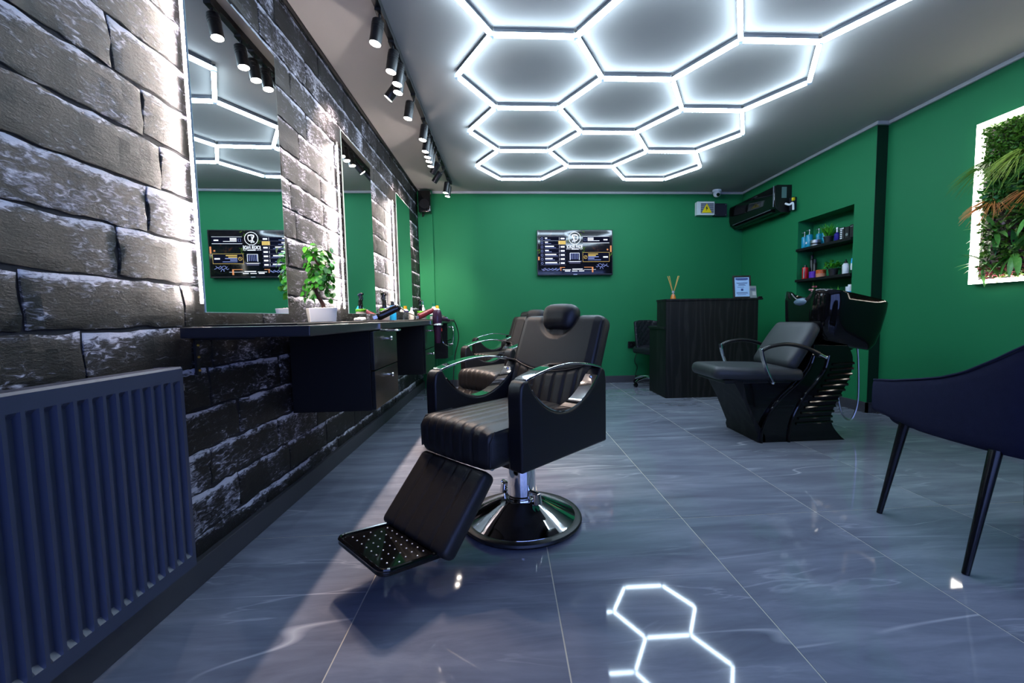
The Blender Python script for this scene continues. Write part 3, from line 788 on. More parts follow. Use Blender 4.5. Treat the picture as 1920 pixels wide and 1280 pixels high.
# ------------------------------------------------------------------ barber chairs
def groove(x, c, w): return math.exp(-((x - c) / w) ** 2)
def make_barber_chair(label):
    g = thing('barber_chair', label, 'barber chair', (.056, 1.771, 0), R(-46.3), 'black barber chairs in a row')
    # base
    b = MB().lathe([(.0, .004), (.243, .004), (.252, .008), (.256, .016), (.252, .024), (.240, .029), (.226, .027)], seg=64, cap=False).build('base_ring', 'rubber', g)
    MB().lathe([(.228, .022), (.226, .028), (.215, .033), (.15, .066), (.10, .092), (.082, .104), (.078, .110), (.0, .110)], seg=64, cap=False).build('base_plate', 'chrome', g)
    MB().lathe([(.0, .105), (.064, .105), (.066, .112), (.066, .12), (.061, .125), (.060, .30), (.058, .31), (.0, .31)], seg=40, cap=False).build('column', 'chrome', g)
    for s in (-1, 1):
        p = MB().cyl((s * .06, -.01, .145), (s * .105, -.01, .145), .0085, seg=14); p.cyl((s * .095, -.01, .145), (s * .1, -.01, .105), .016, .02, seg=14); p.cyl((s * .105, -.01, .145), (s * .108, -.01, .145), .012, seg=14)
        p.build('pump_pivot', 'chrome', g)
    MB().box((-.17, -.2, .31), (.17, .16, .352)).build('under_frame', 'matte', g, 0, .004)
    # seat with stitched channels
    def sd(p):
        x, y, z = p; q = Vector(p)
        puff = .014 * (1 - (x / .21) ** 2) * (1 if z > 0 else 0)
        gr = 0
        for k in range(-3, 5): gr = max(gr, groove(x, (k - .5) * .052, .0045))
        if z > -.03: q.z += puff - .0065 * gr * (1 if z > .03 else .4)
        if y < -.2: q.y += .0065 * gr - .012 * (1 - (x / .21) ** 2)
        return q
    MB().rbox((.420, .50, .145), .045, (56, 10, 4), disp=sd, T=TR((0, -.115, .425))).build('seat', 'leather', g, 180)
    for s in (-1, 1):
        MB().tube([(s * .2, -.352, .375), (s * .203, -.352, .455), (s * .203, -.33, .489), (s * .204, -.2, .494)], .0035, 7).build('seat_piping', 'piping', g)
    # backrest
    T = TR((0, .235, .655), rx=R(-22))
    Hb, Wb = .46, .47
    def bd(p):
        x, y, z = p; q = Vector(p)
        if y < 0:
            zs = -.035 + .055 * (x / .235) ** 2 - .02
            q.y -= .012 * (1 - (x / .24) ** 2) * (1 - (z / .25) ** 2)
            lineg = groove(z, zs, .006)
            q.y += .006 * lineg
            if z < zs:
                gr = 0
                for k in range(-3, 4): gr = max(gr, groove(x, k * .058, .0055))
                q.y += .0085 * gr
            # recess for the headrest
            rr = math.hypot(x / .115, max(0, (.23 - z)) / .125)
            if z > 0 and rr < 1.0: q.y += .010 * max(0, min(1, (1.0 - rr) / .12))
            # border seam
            q.y += .006 * (groove(abs(x), .214, .005) if z < .21 else 0)
        return q
    MB().rbox((Wb, .095, Hb), .036, (64, 3, 48), disp=bd, T=T).build('backrest', 'leather', g, 180)
    pts = [T @ Vector((x, -.0585 + .002, -.055 + .055 * (x / .235) ** 2 - .004)) for x in [(-.205 + .41 * k / 20) for k in range(21)]]
    pts = [T @ Vector((x, -.049 - .010 * (1 - (x / .24) ** 2), -.05 + .055 * (x / .235) ** 2)) for x in [(-.207 + .414 * k / 24) for k in range(25)]]
    MB().tube(pts, .0022, 6).build('back_seam', 'piping', g)
    for s in (-1, 1):
        MB().tube([T @ Vector((s * .2345, -.030, -.2)), T @ Vector((s * .2355, -.030, 0)), T @ Vector((s * .2345, -.030, .2))], .0035, 7).build('back_piping', 'piping', g)
    # headrest
    Th = TR((0, .280, .860), rx=R(-14))
    hr = MB().rbox((.185, .10, .125), .045, (10, 4, 8), disp=lambda p: Vector((p.x * (1 + .12 * p.z / .06), p.y * (1 - .1 * (p.x / .09) ** 2), p.z + .008 * (1 - (p.x / .09) ** 2))), T=Th)
    hd = hr.build('headrest', 'leather', g, 180)
    MB().box((-.05, .005, -.13), (.05, .02, .0), Th @ TR((0, .02, 0))).build('headrest_slider', 'steel', g, 0)
    # arms
    for s in (-1, 1):
        xi, xo = .211, .276
        out = [(-.277, .347), (-.279, .60), (-.274, .640), (-.260, .657), (-.238, .661)]
        arc = [(-.236 + .43 * t, .661 - .142 * math.sin(PI * (t ** .92)) ** .72) for t in [k / 22 for k in range(1, 22)]]
        out += arc + [(.196, .659), (.214, .657), (.228, .645), (.236, .60), (.236, .347)]
        MB().prism(out, xi, xo, lambda u, v, w, s=s: (s * w, u, v)).build('arm_panel', 'leather_side', g, 40, .008, 3)
        path = [(s * .2435, -.245 + .455 * t, .659 + .036 * math.sin(PI * t) ** .9) for t in [k / 20 for k in range(21)]]
        ch = MB().band(path, (1, 0, 0), .058, .008).build('arm_bar', 'chrome', g, 40, .002)
        lin_path = [(s * .2435, u, v + .003) for u, v in arc]
        MB().band(lin_path, (1, 0, 0), .058, .004).build('arm_liner', 'chrome', g, 40)
        MB().sphere((s * .245, .165, .625), .007, 10, 6).sphere((s * .245, .02, .526), .006, 10, 6).build('arm_bolt', 'chrome', g)
    # leg rest and foot plate
    a, c = Vector((0, -.335, .345)), Vector((0, -.525, .125)); mid = (a + c) / 2; ang = math.atan2(a.z - c.z, a.y - c.y)
    Tc = TR(mid, rx=ang)
    def cd(p):
        q = Vector(p); gr = 0
        if p.z > 0:
            for k in range(-2, 2): gr = max(gr, groove(p.x, (k + .5) * .075, .005))
            q.z -= .006 * gr
        return q
    MB().rbox((.385, (a - c).length, .062), .022, (48, 6, 3), disp=cd, T=Tc @ Matrix.Rotation(0, 4, 'X')).build('leg_rest', 'leather', g, 180)
    MB().cyl((-.16, -.305, .352), (.16, -.305, .352), .011, seg=12).build('hinge_bar', 'steel', g)
    MB().box((-.14, .165, -.01), (.14, .178, .012), Tc @ TR((0, -.335 + .005, 0))).build('foot_hinge', 'steel', g, 0)
    Tf = TR((0, -.585, .138), rx=R(-7.5))
    fpm = MB()
    def rr(w, d, r, n=5):
        o_ = []
        for cx_, cy_, a0 in ((w - r, d - r, 0), (-w + r, d - r, 90), (-w + r, -d + r, 180), (w - r, -d + r, 270)):
            for k in range(n + 1): aa = R(a0 + 90 * k / n); o_.append((cx_ + r * math.cos(aa), cy_ + r * math.sin(aa)))
        return o_
    fp = MB().prism(rr(.152, .138, .03), -.010, .006, lambda u, v, w: Tf @ Vector((u, v, w))).build('foot_plate', 'gloss', g, 40, .004)
    rim_o = rr(.1525, .1385, .03); rim = [Tf @ Vector((u * .975, v * .975, .008)) for u, v in rim_o]
    MB().tube(rim, .0065, 8, closed=True).build('foot_rim', 'gloss', g)
    st = MB()
    for i in range(8):
        for j in range(7):
            st.sphere(Tf @ Vector((-.112 + .032 * i + (.008 if j % 2 else -.008), -.095 + .031 * j, .0063)), .0032, 6, 4, (1, 1, .6))
    st.build('foot_stud', 'silver', g, kind='stuff')
    for s in (-1, 1): MB().tube([Tc @ Vector((s * .1, .1, -.036)), Tc @ Vector((s * .1, -.1, -.036)), Tf @ Vector((s * .1, .05, -.02))], .009, 8).build('foot_strut', 'steel', g)
    return g
bc = make_barber_chair('nearest black barber chair with chrome round base and footrest')
dup(bc, (.045, 3.22, 0), R(-47), 'middle black barber chair, mostly behind the nearest chair')
dup(bc, (.03, 4.50, 0), R(-50), 'farthest black barber chair, near the green back wall')

# ------------------------------------------------------------------ hair-wash unit
wu = thing('wash_unit', 'black hair-wash chair with tilted basin beside the niche', 'wash chair', (2.0, 2.905, 0))
WX = 2.0
def W(x, z, y): return (x - WX, y, z)
hw = .205
# sculpted side: S-shaped body
rear = spline([(2.30, 0, .0), (2.265, 0, .03), (2.21, 0, .10), (2.195, 0, .17), (2.235, 0, .27), (2.29, 0, .37), (2.33, 0, .47), (2.335, 0, .57), (2.30, 0, .645)], 5)
front = spline([(2.06, 0, .655), (2.05, 0, .60), (2.02, 0, .52), (1.955, 0, .43), (1.86, 0, .34), (1.77, 0, .24), (1.72, 0, .13), (1.70, 0, .04), (1.695, 0, .0)], 5)
poly = [(p.x, p.z) for p in rear] + [(p.x, p.z) for p in front]
MB().prism(poly, -hw, hw, lambda u, v, w: W(u, v, w)).build('pedestal', 'gloss', wu, 35, .008, 3)
# front board
fb = [(1.51, .42), (1.575, .42), (1.60, .30), (1.65, .18), (1.735, .05), (1.74, .0), (1.685, .0), (1.675, .035), (1.68, .06), (1.60, .25)]
MB().prism(fb, -hw, hw, lambda u, v, w: W(u, v, w)).build('front_board', 'wood', wu, 35, .004)
sb = [(1.545, .42), (2.0, .42), (1.93, .38), (1.80, .24), (1.735, .10), (1.72, .02), (1.70, .02), (1.62, .22)]
MB().prism(sb, -hw + .015, hw - .015, lambda u, v, w: W(u, v, w)).build('side_board', 'gloss', wu, 35)
for s in (-1, 1):
    for pts in ([(1.702, .0), (1.712, .10), (1.75, .19), (1.82, .28), (1.90, .35), (1.965, .41), (2.03, .50), (2.06, .58)], [(1.895, 0), (1.90, .09), (1.935, .20), (2.0, .31), (2.08, .40), (2.14, .49), (2.165, .58)]):
        MB().tube(spline([W(x, z, s * (hw + .004)) for x, z in pts], 5), .011, 10).build('ridge', 'gloss', wu)
    for k in range(12):
        z = .13 + .036 * k
        xr = min((abs(p.z - z), p.x) for p in rear)[1]; xl_ = [1.91, 1.925, 1.945, 1.97, 2.0, 2.03, 2.06, 2.085, 2.11, 2.13, 2.145, 2.155][k] + .035
        MB().tube([W(xl_, z - .006, s * (hw + .001)), W(xr + .004, z, s * (hw + .001))], .0095, 8).build('rib', 'gloss', wu)
for k in range(12):
    z = .13 + .036 * k; xr = min((abs(p.z - z), p.x) for p in rear)[1]
    MB().tube([W(xr + .002, z, -hw), W(xr + .002, z, hw)], .0095, 8).build('rib', 'gloss', wu)
# seat, back
def seatd(p):
    q = Vector(p); t = (p.x + .30) / .60
    q.y *= .80 + .20 * math.sin(min(1, t * 2.2) * PI / 2) if t < .45 else 1
    if p.z > 0: q.z += .012 * (1 - (p.y / .24) ** 2) * (1 - (p.x / .36) ** 2)
    return q
MB().rbox((.60, .47, .085), .04, (12, 10, 3), disp=seatd, T=TR((1.685 - WX, 0, .465), ry=R(2))).build('seat', 'leather_grey', wu, 180)
MB().box((1.45 - WX, -.2, .405), (1.98 - WX, .2, .43)).build('seat_board', 'satin', wu, 0, .004)
Tb = TR((2.0 - WX, 0, .645), ry=R(33))
MB().rbox((.085, .44, .36), .04, (3, 10, 10), disp=lambda p: Vector((p.x - (.012 * (1 - (p.y / .24) ** 2) * (1 - (p.z / .2) ** 2) if p.x < 0 else 0), p.y * (1 - .12 * max(0, p.z / .18) ** 2), p.z)), T=Tb).build('backrest', 'leather_grey', wu, 180)
MB().box((.042, -.14, -.14), (.07, .14, .15), Tb).build('back_board', 'satin', wu, 0, .004)
for s in (-1, 1):
    y = s * .262
    ar = MB().tube(spline([W(1.665, .632, y), W(1.72, .655, y), W(1.83, .668, y), W(1.95, .645, y), W(2.05, .600, y)], 6), .0165, 12, flat=.8).build('armrest', 'satin', wu)
    MB().band(spline([W(1.655, .642, y), W(1.668, .58, y), W(1.70, .49, y), W(1.735, .42, y)], 6), (0, 1, 0), .034, .010).build('post', 'chrome', ar, 40, .001)
    MB().sphere(W(1.74, .415, y), .012, 12, 8).cyl(W(1.74, .415, y), W(1.74, .415, s * .21), .006, seg=8).build('bolt', 'chrome', ar)
    MB().tube([W(2.045, .602, y), W(2.10, .575, y)], [.011, .009], 10).sphere(W(2.10, .575, y), .012, 10, 8).cyl(W(2.10, .575, y), W(2.10, .575, s * .19), .006, seg=8).build('rear_joint', 'chrome', ar)
# basin: lofted bowl with a neck notch towards the seat
def rim_pt(a, k=1.0, dz=0.0):
    ca, sa = math.cos(a), math.sin(a); n_ = 4.0
    rx, ry = .250 * k, .258 * k
    x = rx * math.copysign(abs(ca) ** (2 / n_), ca); y = ry * math.copysign(abs(sa) ** (2 / n_), sa)
    z = 1.035 - .112 * (x + .25) / .5
    if x < 0: z -= .105 * math.exp(-(y / .085) ** 2) * max(0, -x / .262) ** 2
    return x, y, z + dz
NB = 72; V = []; F = []
CXB = 2.352
prof = [  # (scale, mode) outer bottom to rim to inner bottom
    ('o', .76, .0), ('o', .80, .03), ('o', .87, .14), ('o', .94, .42), ('o', .99, .80), ('o', 1.0, .97), ('o', .985, 1.0), ('i', .93, .995), ('i', .90, .93), ('i', .86, .7), ('i', .74, .45), ('i', .45, .36), ('i', .12, .34)]
for (md, k, t) in prof:
    for j in range(NB):
        a = 2 * PI * j / NB; x, y, z = rim_pt(a, k)
        zr_ = rim_pt(a, 1.0)[2]; zb_ = .690 - .10 * (x + .25) / .5
        zz = zb_ + (zr_ - zb_) * t
        V.append((CXB + x - WX + (.035 * (1 - t) * -1), y, zz))
m_ = len(prof)
for i in range(m_ - 1):
    for j in range(NB): F.append((i * NB + j, i * NB + (j + 1) % NB, (i + 1) * NB + (j + 1) % NB, (i + 1) * NB + j))
F.append(tuple(range(NB))[::-1]); F.append(tuple((m_ - 1) * NB + j for j in range(NB)))
MB().add(V, F).build('basin', 'gloss', wu, 50)
MB().tube([W(2.118, .945, y) for y in (-.07, -.035, 0, .035, .07)], [.018, .028, .032, .028, .018], 14).build('neck_rest', 'neck', wu)
MB().prism([(2.13, .700), (2.50, .630), (2.50, .615), (2.30, .63), (2.10, .665)], -.03, .03, lambda u, v, w: W(u, v, w)).build('basin_bracket', 'satin', wu, 0, .003)
MB().tube(spline([W(2.33, .66, .05), W(2.5, .60, .05), W(2.56, .62, .05)], 6), .014, 10).build('drain', 'satin', wu)
MB().tube(spline([W(2.57, .62, .03), W(2.585, .45, .03), W(2.59, .22, .03), W(2.56, .10, .03), W(2.52, .075, .03), W(2.47, .12, .03), W(2.44, .22, .03), W(2.41, .40, .03), W(2.33, .5, .03)], 7), .0065, 8).build('hose', 'steel', wu)
tap = MB().cyl(W(2.46, .95, .0), W(2.46, 1.0, .0), .016, seg=12); tap.tube(spline([W(2.46, .985, 0), W(2.40, .99, 0), W(2.35, .965, 0)], 5), .009, 8); tap.build('tap', 'chrome', wu)

# ------------------------------------------------------------------ reception desk and things on it
dk = thing('reception_desk', 'black wood-grain reception desk in front of the green wall', 'reception desk', (2.15, 4.28, 0))
MB().box((-.495, 0, 0), (.49, .02, 1.012)).build('front_panel', 'wood', dk, 0, .002)
MB().box((-.495, .02, .72), (-.475, .26, 1.012)).box((-.495, .02, 0), (-.475, .50, .72)).build('side_panel', 'wood', dk, 0)
MB().box((.47, .02, 0), (.49, .50, 1.012)).build('side_panel', 'wood', dk, 0)
MB().box((-.50, -.008, 1.012), (.535, .27, 1.032)).build('top_shelf', 'wood', dk, 0, .002)
MB().box((-.505, .02, .72), (.47, .52, .745)).build('work_surface', 'wood', dk, 0, .002)
DZ = 1.0325
rdf = thing('reed_diffuser', 'amber reed diffuser standing on the reception desk', 'diffuser', (1.785, 4.42, DZ))
MB().lathe([(0, .002), (.028, .002), (.030, .006), (.022, .035), (.013, .055), (0, .056)], seg=20, cap=False).build('oil', 'amber', rdf)
MB().lathe([(0, 0), (.034, 0), (.036, .006), (.036, .058), (.038, .06), (.038, .064), (.012, .066), (.012, .09), (.010, .09), (.010, .06), (.0, .06)], seg=24, cap=False).build('bottle', 'pane', rdf)
MB().lathe([(.011, .066), (.014, .068), (.014, .088), (.011, .09)], seg=16, cap=False).build('collar', 'silver', rdf)
for k, (dx, dy) in enumerate(((-.055, .01), (-.046, -.01), (-.05, .03), (.05, .0), (.058, .02), (.044, -.02), (.06, -.01))):
    MB().cyl((-dx * .08, -dy * .1, .04), (dx, dy, .245), .0026, seg=6).build('reed', 'reed', rdf)
fr = thing('document_frame', 'black framed notice sheet standing on the reception desk', 'picture frame', (2.535, 4.40, DZ), R(-6))
Tq = TR((0, 0, 0), rx=R(-8))
for lo, hi in (((-.095, -.008, 0), (-.077, .008, .245)), ((.077, -.008, 0), (.095, .008, .245)), ((-.077, -.008, .227), (.077, .008, .245)), ((-.077, -.008, 0), (.077, .008, .018))):
    MB().box(lo, hi, Tq).build('frame_bar', 'satin', fr, 0, .002)
MB().box((-.077, -.003, .018), (.077, .001, .227), Tq).build('sheet', 'paper', fr, 0)
tx = MB()
for z, a, b in ((.195, -.05, .05), (.165, -.06, .06), (.158, -.05, .055), (.145, -.035, .03), (.138, -.04, .04), (.118, -.05, .02), (.06, -.06, .055), (.052, -.06, .06), (.038, -.05, .04)): tx.box((a, -.0042, z), (b, -.0032, z + .004), Tq)
tx.box((-.065, -.0042, .2), (.065, -.0032, .218), Tq); tx.box((-.012, -.0042, .08), (.012, -.0032, .104), Tq)
tx.build('print', 'ink', fr, 0, kind='stuff')
MB().box((-.01, .0, .0), (.01, .06, .006)).build('foot', 'satin', fr, 0)
ca = thing('desk_card', 'small grey upright card beside the framed notice', 'card', (2.635, 4.36, DZ), R(10))
MB().box((-.04, -.002, .002), (.04, .002, .13), Tq).build('card', 'paper2', ca, 0); MB().box((-.012, -.0035, .03), (.03, -.0022, .07), Tq).build('print_square', 'white', ca, 0)
MB().box((-.035, -.0035, .095), (.03, -.0022, .1), Tq).box((-.035, -.0035, .082), (.02, -.0022, .086), Tq).build('print', 'ink', ca, 0, kind='stuff')
MB().box((-.04, -.02, 0), (.04, .03, .004)).build('foot', 'paper2', ca, 0)
hold = thing('key_tag', 'small black tag on the right end of the reception desk', 'tag', (2.668, 4.30, DZ))
MB().rbox((.04, .03, .016), .006, (2, 2, 2), T=TR((0, 0, .0082))).build('tag_body', 'satin', hold)
MB().tube([(.018 + .012 * math.cos(2 * PI * k / 14), 0 + .012 * math.sin(2 * PI * k / 14), .004) for k in range(14)], .0018, 6, closed=True).build('ring', 'steel', hold)

# ------------------------------------------------------------------ wheeled stool behind the desk
so = thing('wheeled_stool', 'quilted black stool on chrome castors, half hidden behind the desk', 'stool', (1.80, 5.10, 0), R(20))
def quilt(p):
    q = Vector(p)
    if p.y < 0:
        u, v = p.x / .075, p.z / .075
        q.y += .008 * (math.exp(-(((u + v) % 1 - .5) / .09) ** 2) + math.exp(-(((u - v) % 1 - .5) / .09) ** 2)) * .8
    q.y -= .05 * (abs(p.x) / .2) ** 2
    q.z += .0 - .035 * max(0, abs(p.x) / .19 - .4)
    return q
MB().rbox((.36, .05, .34), .022, (36, 3, 34), disp=quilt, T=TR((0, .14, .64), rx=R(-8))).build('backrest', 'stool', so, 180)
MB().rbox((.37, .36, .075), .032, (10, 10, 3), disp=lambda p: p + Vector((0, 0, .012 * (1 - (p.x / .2) ** 2) if p.z > 0 else -.01)), T=TR((0, -.02, .445))).build('seat', 'stool', so, 180)
MB().lathe([(0, .40), (.03, .40), (.03, .22), (.024, .21), (.024, .10), (.04, .09), (.04, .06), (0, .06)], seg=20, cap=False).build('gas_lift', 'chrome', so)
for k in range(5):
    a = 2 * PI * k / 5 + .63; c_, s_ = math.cos(a), math.sin(a)
    lg = MB().tube(spline([(.03 * c_, .03 * s_, .10), (.12 * c_, .12 * s_, .105), (.2 * c_, .2 * s_, .085), (.245 * c_, .245 * s_, .062)], 4), [.018, .017, .016, .015, .015, .014, .014, .013, .013, .012, .012, .011, .011], 10).build('leg', 'chrome', so)
    MB().cyl((.245 * c_ - .012 * s_, .245 * s_ + .012 * c_, .0255), (.245 * c_ - .003 * s_, .245 * s_ + .003 * c_, .0255), .025, seg=16).cyl((.245 * c_ + .012 * s_, .245 * s_ - .012 * c_, .0255), (.245 * c_ + .003 * s_, .245 * s_ - .003 * c_, .0255), .025, seg=16).cyl((.245 * c_, .245 * s_, .04), (.245 * c_, .245 * s_, .065), .008, seg=8).build('castor', 'gloss', lg)
ou = thing('wall_socket', 'black double wall socket low on the green wall', 'socket', (1.66, YB - .001, .49))
MB().box((-.075, -.014, -.042), (.075, 0, .042)).build('plate', 'satin', ou, 0, .003)
for x in (-.036, .036): MB().lathe([(.026, 0), (.026, .004), (.022, .004), (.021, -.006), (0, -.006)], seg=20, T=TR((x, -.0142, 0), rx=PI / 2), cap=False).build('insert', 'gloss', ou)
tag(MB().tube(spline([(1.70, YB - .02, .47), (1.69, YB - .05, .40), (1.66, YB - .05, .28), (1.70, YB - .04, .2), (1.675, YB - .04, .10), (1.70, YB - .06, .015), (1.76, YB - .1, .006)], 7), .0045, 8).build('power_cable', 'cord'), 'thin black cable hanging below the wall socket', 'cable')

# ------------------------------------------------------------------ navy armchair on the right
ac_path = spline([(1.650, 1.790, 0), (1.648, 1.775, 0), (1.612, 1.55, 0), (1.60, 1.36, 0), (1.622, 1.18, 0), (1.74, 1.045, 0), (1.95, 1.00, 0), (2.16, 1.045, 0), (2.278, 1.18, 0), (2.30, 1.36, 0), (2.288, 1.55, 0), (2.252, 1.775, 0), (2.250, 1.790, 0)], 6)
arm = thing('navy_armchair', 'navy fabric tub armchair with black legs at the right edge', 'armchair', (1.95, 1.36, 0))
_cum = [0.0]
for _a, _b in zip(ac_path, ac_path[1:]): _cum.append(_cum[-1] + (_b - _a).length)
def arc(i): return min(_cum[i], _cum[-1] - _cum[i])      # distance from the nearer arm tip along the shell
def top_z(d):
    ks = [(0, .568), (.12, .582), (.243, .605), (.35, .628), (.433, .657), (.53, .712), (.615, .772), (.70, .82), (.80, .85), (1.0, .868), (9, .868)]
    for (a, za), (b, zb) in zip(ks, ks[1:]):
        if d <= b: u = (d - a) / (b - a); return za + (zb - za) * u
    return .868
n_ = len(ac_path); V = []; F = []; prof_n = 14
for i, p in enumerate(ac_path):
    t = i / (n_ - 1); a = ac_path[max(i - 1, 0)]; b = ac_path[min(i + 1, n_ - 1)]; tg2 = (b - a).normalized(); nrm = Vector((tg2.y, -tg2.x, 0))
    if nrm.dot(Vector((1.95, 1.4, 0)) - p) < 0: nrm = -nrm
    zt = top_z(arc(i)); te = arc(i) / (_cum[-1] / 2); zb = .425 - .03 * min(1, te / .25); th = .055
    endk = {0: .30, 1: .72, 2: .92}.get(min(i, n_ - 1 - i), 1.0)
    prof_ = []
    for k in range(prof_n):
        aa = 2 * PI * k / prof_n; ca_, sa_ = math.cos(aa), math.sin(aa)
        ex = .45
        u = math.copysign(abs(ca_) ** ex, ca_) * th / 2 * endk; v = math.copysign(abs(sa_) ** ex, sa_) * .5 * (1 - .5 * (1 - endk) ** 1.5)
        zz = (zt + zb) / 2 + v * (zt - zb)
        lean = .10 * max(0, zz - .5) * min(1, te * 1.5)
        q = p + nrm * (u + th / 2 - lean); prof_.append((q.x - 1.95, q.y - 1.36, zz))
    V += prof_
for i in range(n_ - 1):
    for k in range(prof_n): F.append((i * prof_n + k, i * prof_n + (k + 1) % prof_n, (i + 1) * prof_n + (k + 1) % prof_n, (i + 1) * prof_n + k))
F.append(tuple(range(prof_n))[::-1]); F.append(tuple((n_ - 1) * prof_n + k for k in range(prof_n)))
MB().add(V, F).build('shell', 'velvet', arm, 60)
pip = []
for i, p in enumerate(ac_path):
    t = i / (n_ - 1); a = ac_path[max(i - 1, 0)]; b = ac_path[min(i + 1, n_ - 1)]; tg2 = (b - a).normalized(); nrm = Vector((tg2.y, -tg2.x, 0))
    if nrm.dot(Vector((1.95, 1.4, 0)) - p) < 0: nrm = -nrm
    zz = top_z(arc(i)) - .004; te = arc(i) / (_cum[-1] / 2); lean = .10 * max(0, zz - .5) * min(1, te * 1.5)
    q = p + nrm * (.006 - lean); pip.append((q.x - 1.95, q.y - 1.36, zz))
MB().tube(pip, .004, 7).build('piping', 'velvet', arm)
MB().rbox((.60, .64, .12), .05, (8, 8, 3), disp=lambda p: p + Vector((0, 0, .02 * (1 - (p.x / .3) ** 2) if p.z > 0 else 0)), T=TR((0, .06, .44))).build('seat', 'velvet', arm, 180)
for (a, b) in (((1.665, 1.645, .41), (1.602, 1.682, 0)), ((1.615, 1.275, .405), (1.502, 1.25, 0)), ((2.235, 1.645, .41), (2.298, 1.682, 0)), ((2.285, 1.275, .405), (2.398, 1.25, 0))):
    MB().cyl((a[0] - 1.95, a[1] - 1.36, a[2]), (b[0] - 1.95, b[1] - 1.36, b[2]), .0185, .0105, 16).build('leg', 'leg', arm)

# ------------------------------------------------------------------ television
tv = thing('wall_television', 'flat television on the green wall showing a price list', 'television', (.895, YB, 1.667))
TWd, THt = .958, .562
MB().box((-TWd / 2, -.062, -THt / 2), (TWd / 2, -.022, THt / 2)).build('casing', 'bezel', tv, 0, .004)
MB().box((-.2, -.022, -.15), (.2, 0, .15)).build('wall_mount', 'matte', tv, 0)
scr = MB().box((-.468, -.0628, -.262), (.468, -.0618, .272)).build('screen', 'screen', tv, 0)
MB().box((-.025, -.0632, -.2755), (.025, -.062, -.2665)).build('badge', 'silver', tv, 0)
def S(u, v): return (-.468 + .936 * u, .272 - .534 * v)     # screen fractions, v down
def bars(name, m, rects, y=-.0636):
    mb = MB()
    for u0, v0, u1, v1 in rects:
        x0, z0 = S(u0, v1); x1, z1 = S(u1, v0); mb.box((x0, y, z0), (x1, y + .0006, z1))
    return mb.build(name, m, scr, 0)
rows_ = [(.145 + .0945 * k) for k in range(7)]
bars('row_panel', 'td', [(.03, v, .375, v + .082) for v in rows_] + [(.605, .14, .965, .285), (.605, .51, .965, .72)], -.0634)
bars('row_line', 'tgrey', [(.03, v + .080, .375, v + .088) for v in rows_] + [(.03, .135, .375, .141)])
bars('box_outline', 'tw', [(.605, .135, .965, .141), (.605, .284, .965, .292), (.285, .16, .288, .20)] + [(.285, v + .012, .288, v + .07) for v in rows_])
bars('offer_outline', 'ty', [(.605, .505, .965, .511), (.605, .72, .965, .726), (.603, .505, .606, .726), (.963, .505, .966, .726)])
rg2 = random.Random(2)
title_w = [.03, .04, .12, .05, .15, .10, .16]
for r4 in [(.095, v + .015, .095 + title_w[i], v + .040) for i, v in enumerate(rows_)] + [(.67, .165, .75, .185), (.67, .195, .75, .22), (.67, .232, .83, .242)]: bars('service_text', 'tw', [r4])
bars('service_subtext', 'tb', [(.095, v + .055, .095 + title_w[i] * .8 + .05, v + .064) for i, v in enumerate(rows_)] + [(.675, .60, .82, .618), (.675, .635, .76, .655), (.675, .675, .85, .687)])
bars('price_text', 'tw', [(.305, v + .022, .358, v + .056) for i, v in enumerate(rows_) if i != 1] + [(.885, .20, .94, .228), (.88, .60, .945, .63)])
bars('offer_price', 'ty', [(.275, rows_[1] - .006, .372, rows_[1] + .078)])
bars('offer_text', 'ty', [(.675, .535, .81, .556), (.675, .572, .78, .592)])
ic = MB()
for i, v in enumerate(rows_):
    x, z = S(.055, v + .04); ic.tube([(x + .013 * math.cos(2 * PI * k / 14), -.0633, z + .013 * math.sin(2 * PI * k / 14)) for k in range(14)], .002, 6, closed=True)
ic.build('service_icon', 'tb', scr, 0)
x, z = S(.64, .615); MB().tube([(x + .02 * math.cos(2 * PI * k / 20), -.0633, z + .02 * math.sin(2 * PI * k / 20)) for k in range(20)], .002, 6, closed=True).tube([(x - .01, -.0634, z - .01), (x, -.0634, z + .004), (x + .01, -.0634, z + .012)], .002, 6).build('offer_icon', 'ty', scr, 0)
x, z = S(.635, .21); MB().tube([(x - .012, -.0633, z - .016), (x - .012, -.0633, z + .016), (x + .014, -.0633, z + .016), (x + .014, -.0633, z - .016)], .002, 6, closed=True).build('beard_icon', 'tb', scr, 0)
x, z = S(.495, .175)
MB().tube([(x + .074 * math.cos(2 * PI * k / 40), -.0633, z + .074 * math.sin(2 * PI * k / 40)) for k in range(40)], .003, 6, closed=True).build('logo_ring', 'tw', scr, 0)
lg = MB().tube(spline([(x - .03, -.0633, z + .03), (x - .012, -.0633, z - .005), (x - .002, -.0633, z - .036)], 5), [.009 - .0004 * k for k in range(11)], 6)
lg.tube(spline([(x - .002, -.0633, z + .032), (x - .006, -.0633, z), (x - .02, -.0633, z - .03)], 5), .003, 6)
for (dx, dz) in ((-.024, -.038), (.0, -.042)): lg.tube([(x + dx + .008 * math.cos(2 * PI * k / 12), -.0633, z + dz + .008 * math.sin(2 * PI * k / 12)) for k in range(12)], .0025, 6, closed=True)
lg.tube(spline([(x + .008, -.0633, z + .036), (x + .034, -.0633, z + .03), (x + .036, -.0633, z - .005), (x + .02, -.0633, z - .032), (x + .008, -.0633, z - .02)], 5), .004, 6)
lg.tube([(x - .034, -.0633, z + .036), (x, -.0633, z + .043), (x + .034, -.0633, z + .036)], .006, 6); lg.build('logo_scissors', 'tw', scr, 0)
me = text_mesh('JOKER FADE', .047, 'screen_title', 'tw'); o = obj('screen_title', me, scr); x, z = S(.495, .375); o.location = (x, -.0634, z); o.rotation_euler = (PI / 2, 0, 0); o.scale = (.78, 1.25, 1)
bars('title_rule', 'tw', [(.40, .427, .44, .432), (.45, .42, .55, .437), (.56, .427, .60, .432)])
x, z = S(.495, .6)
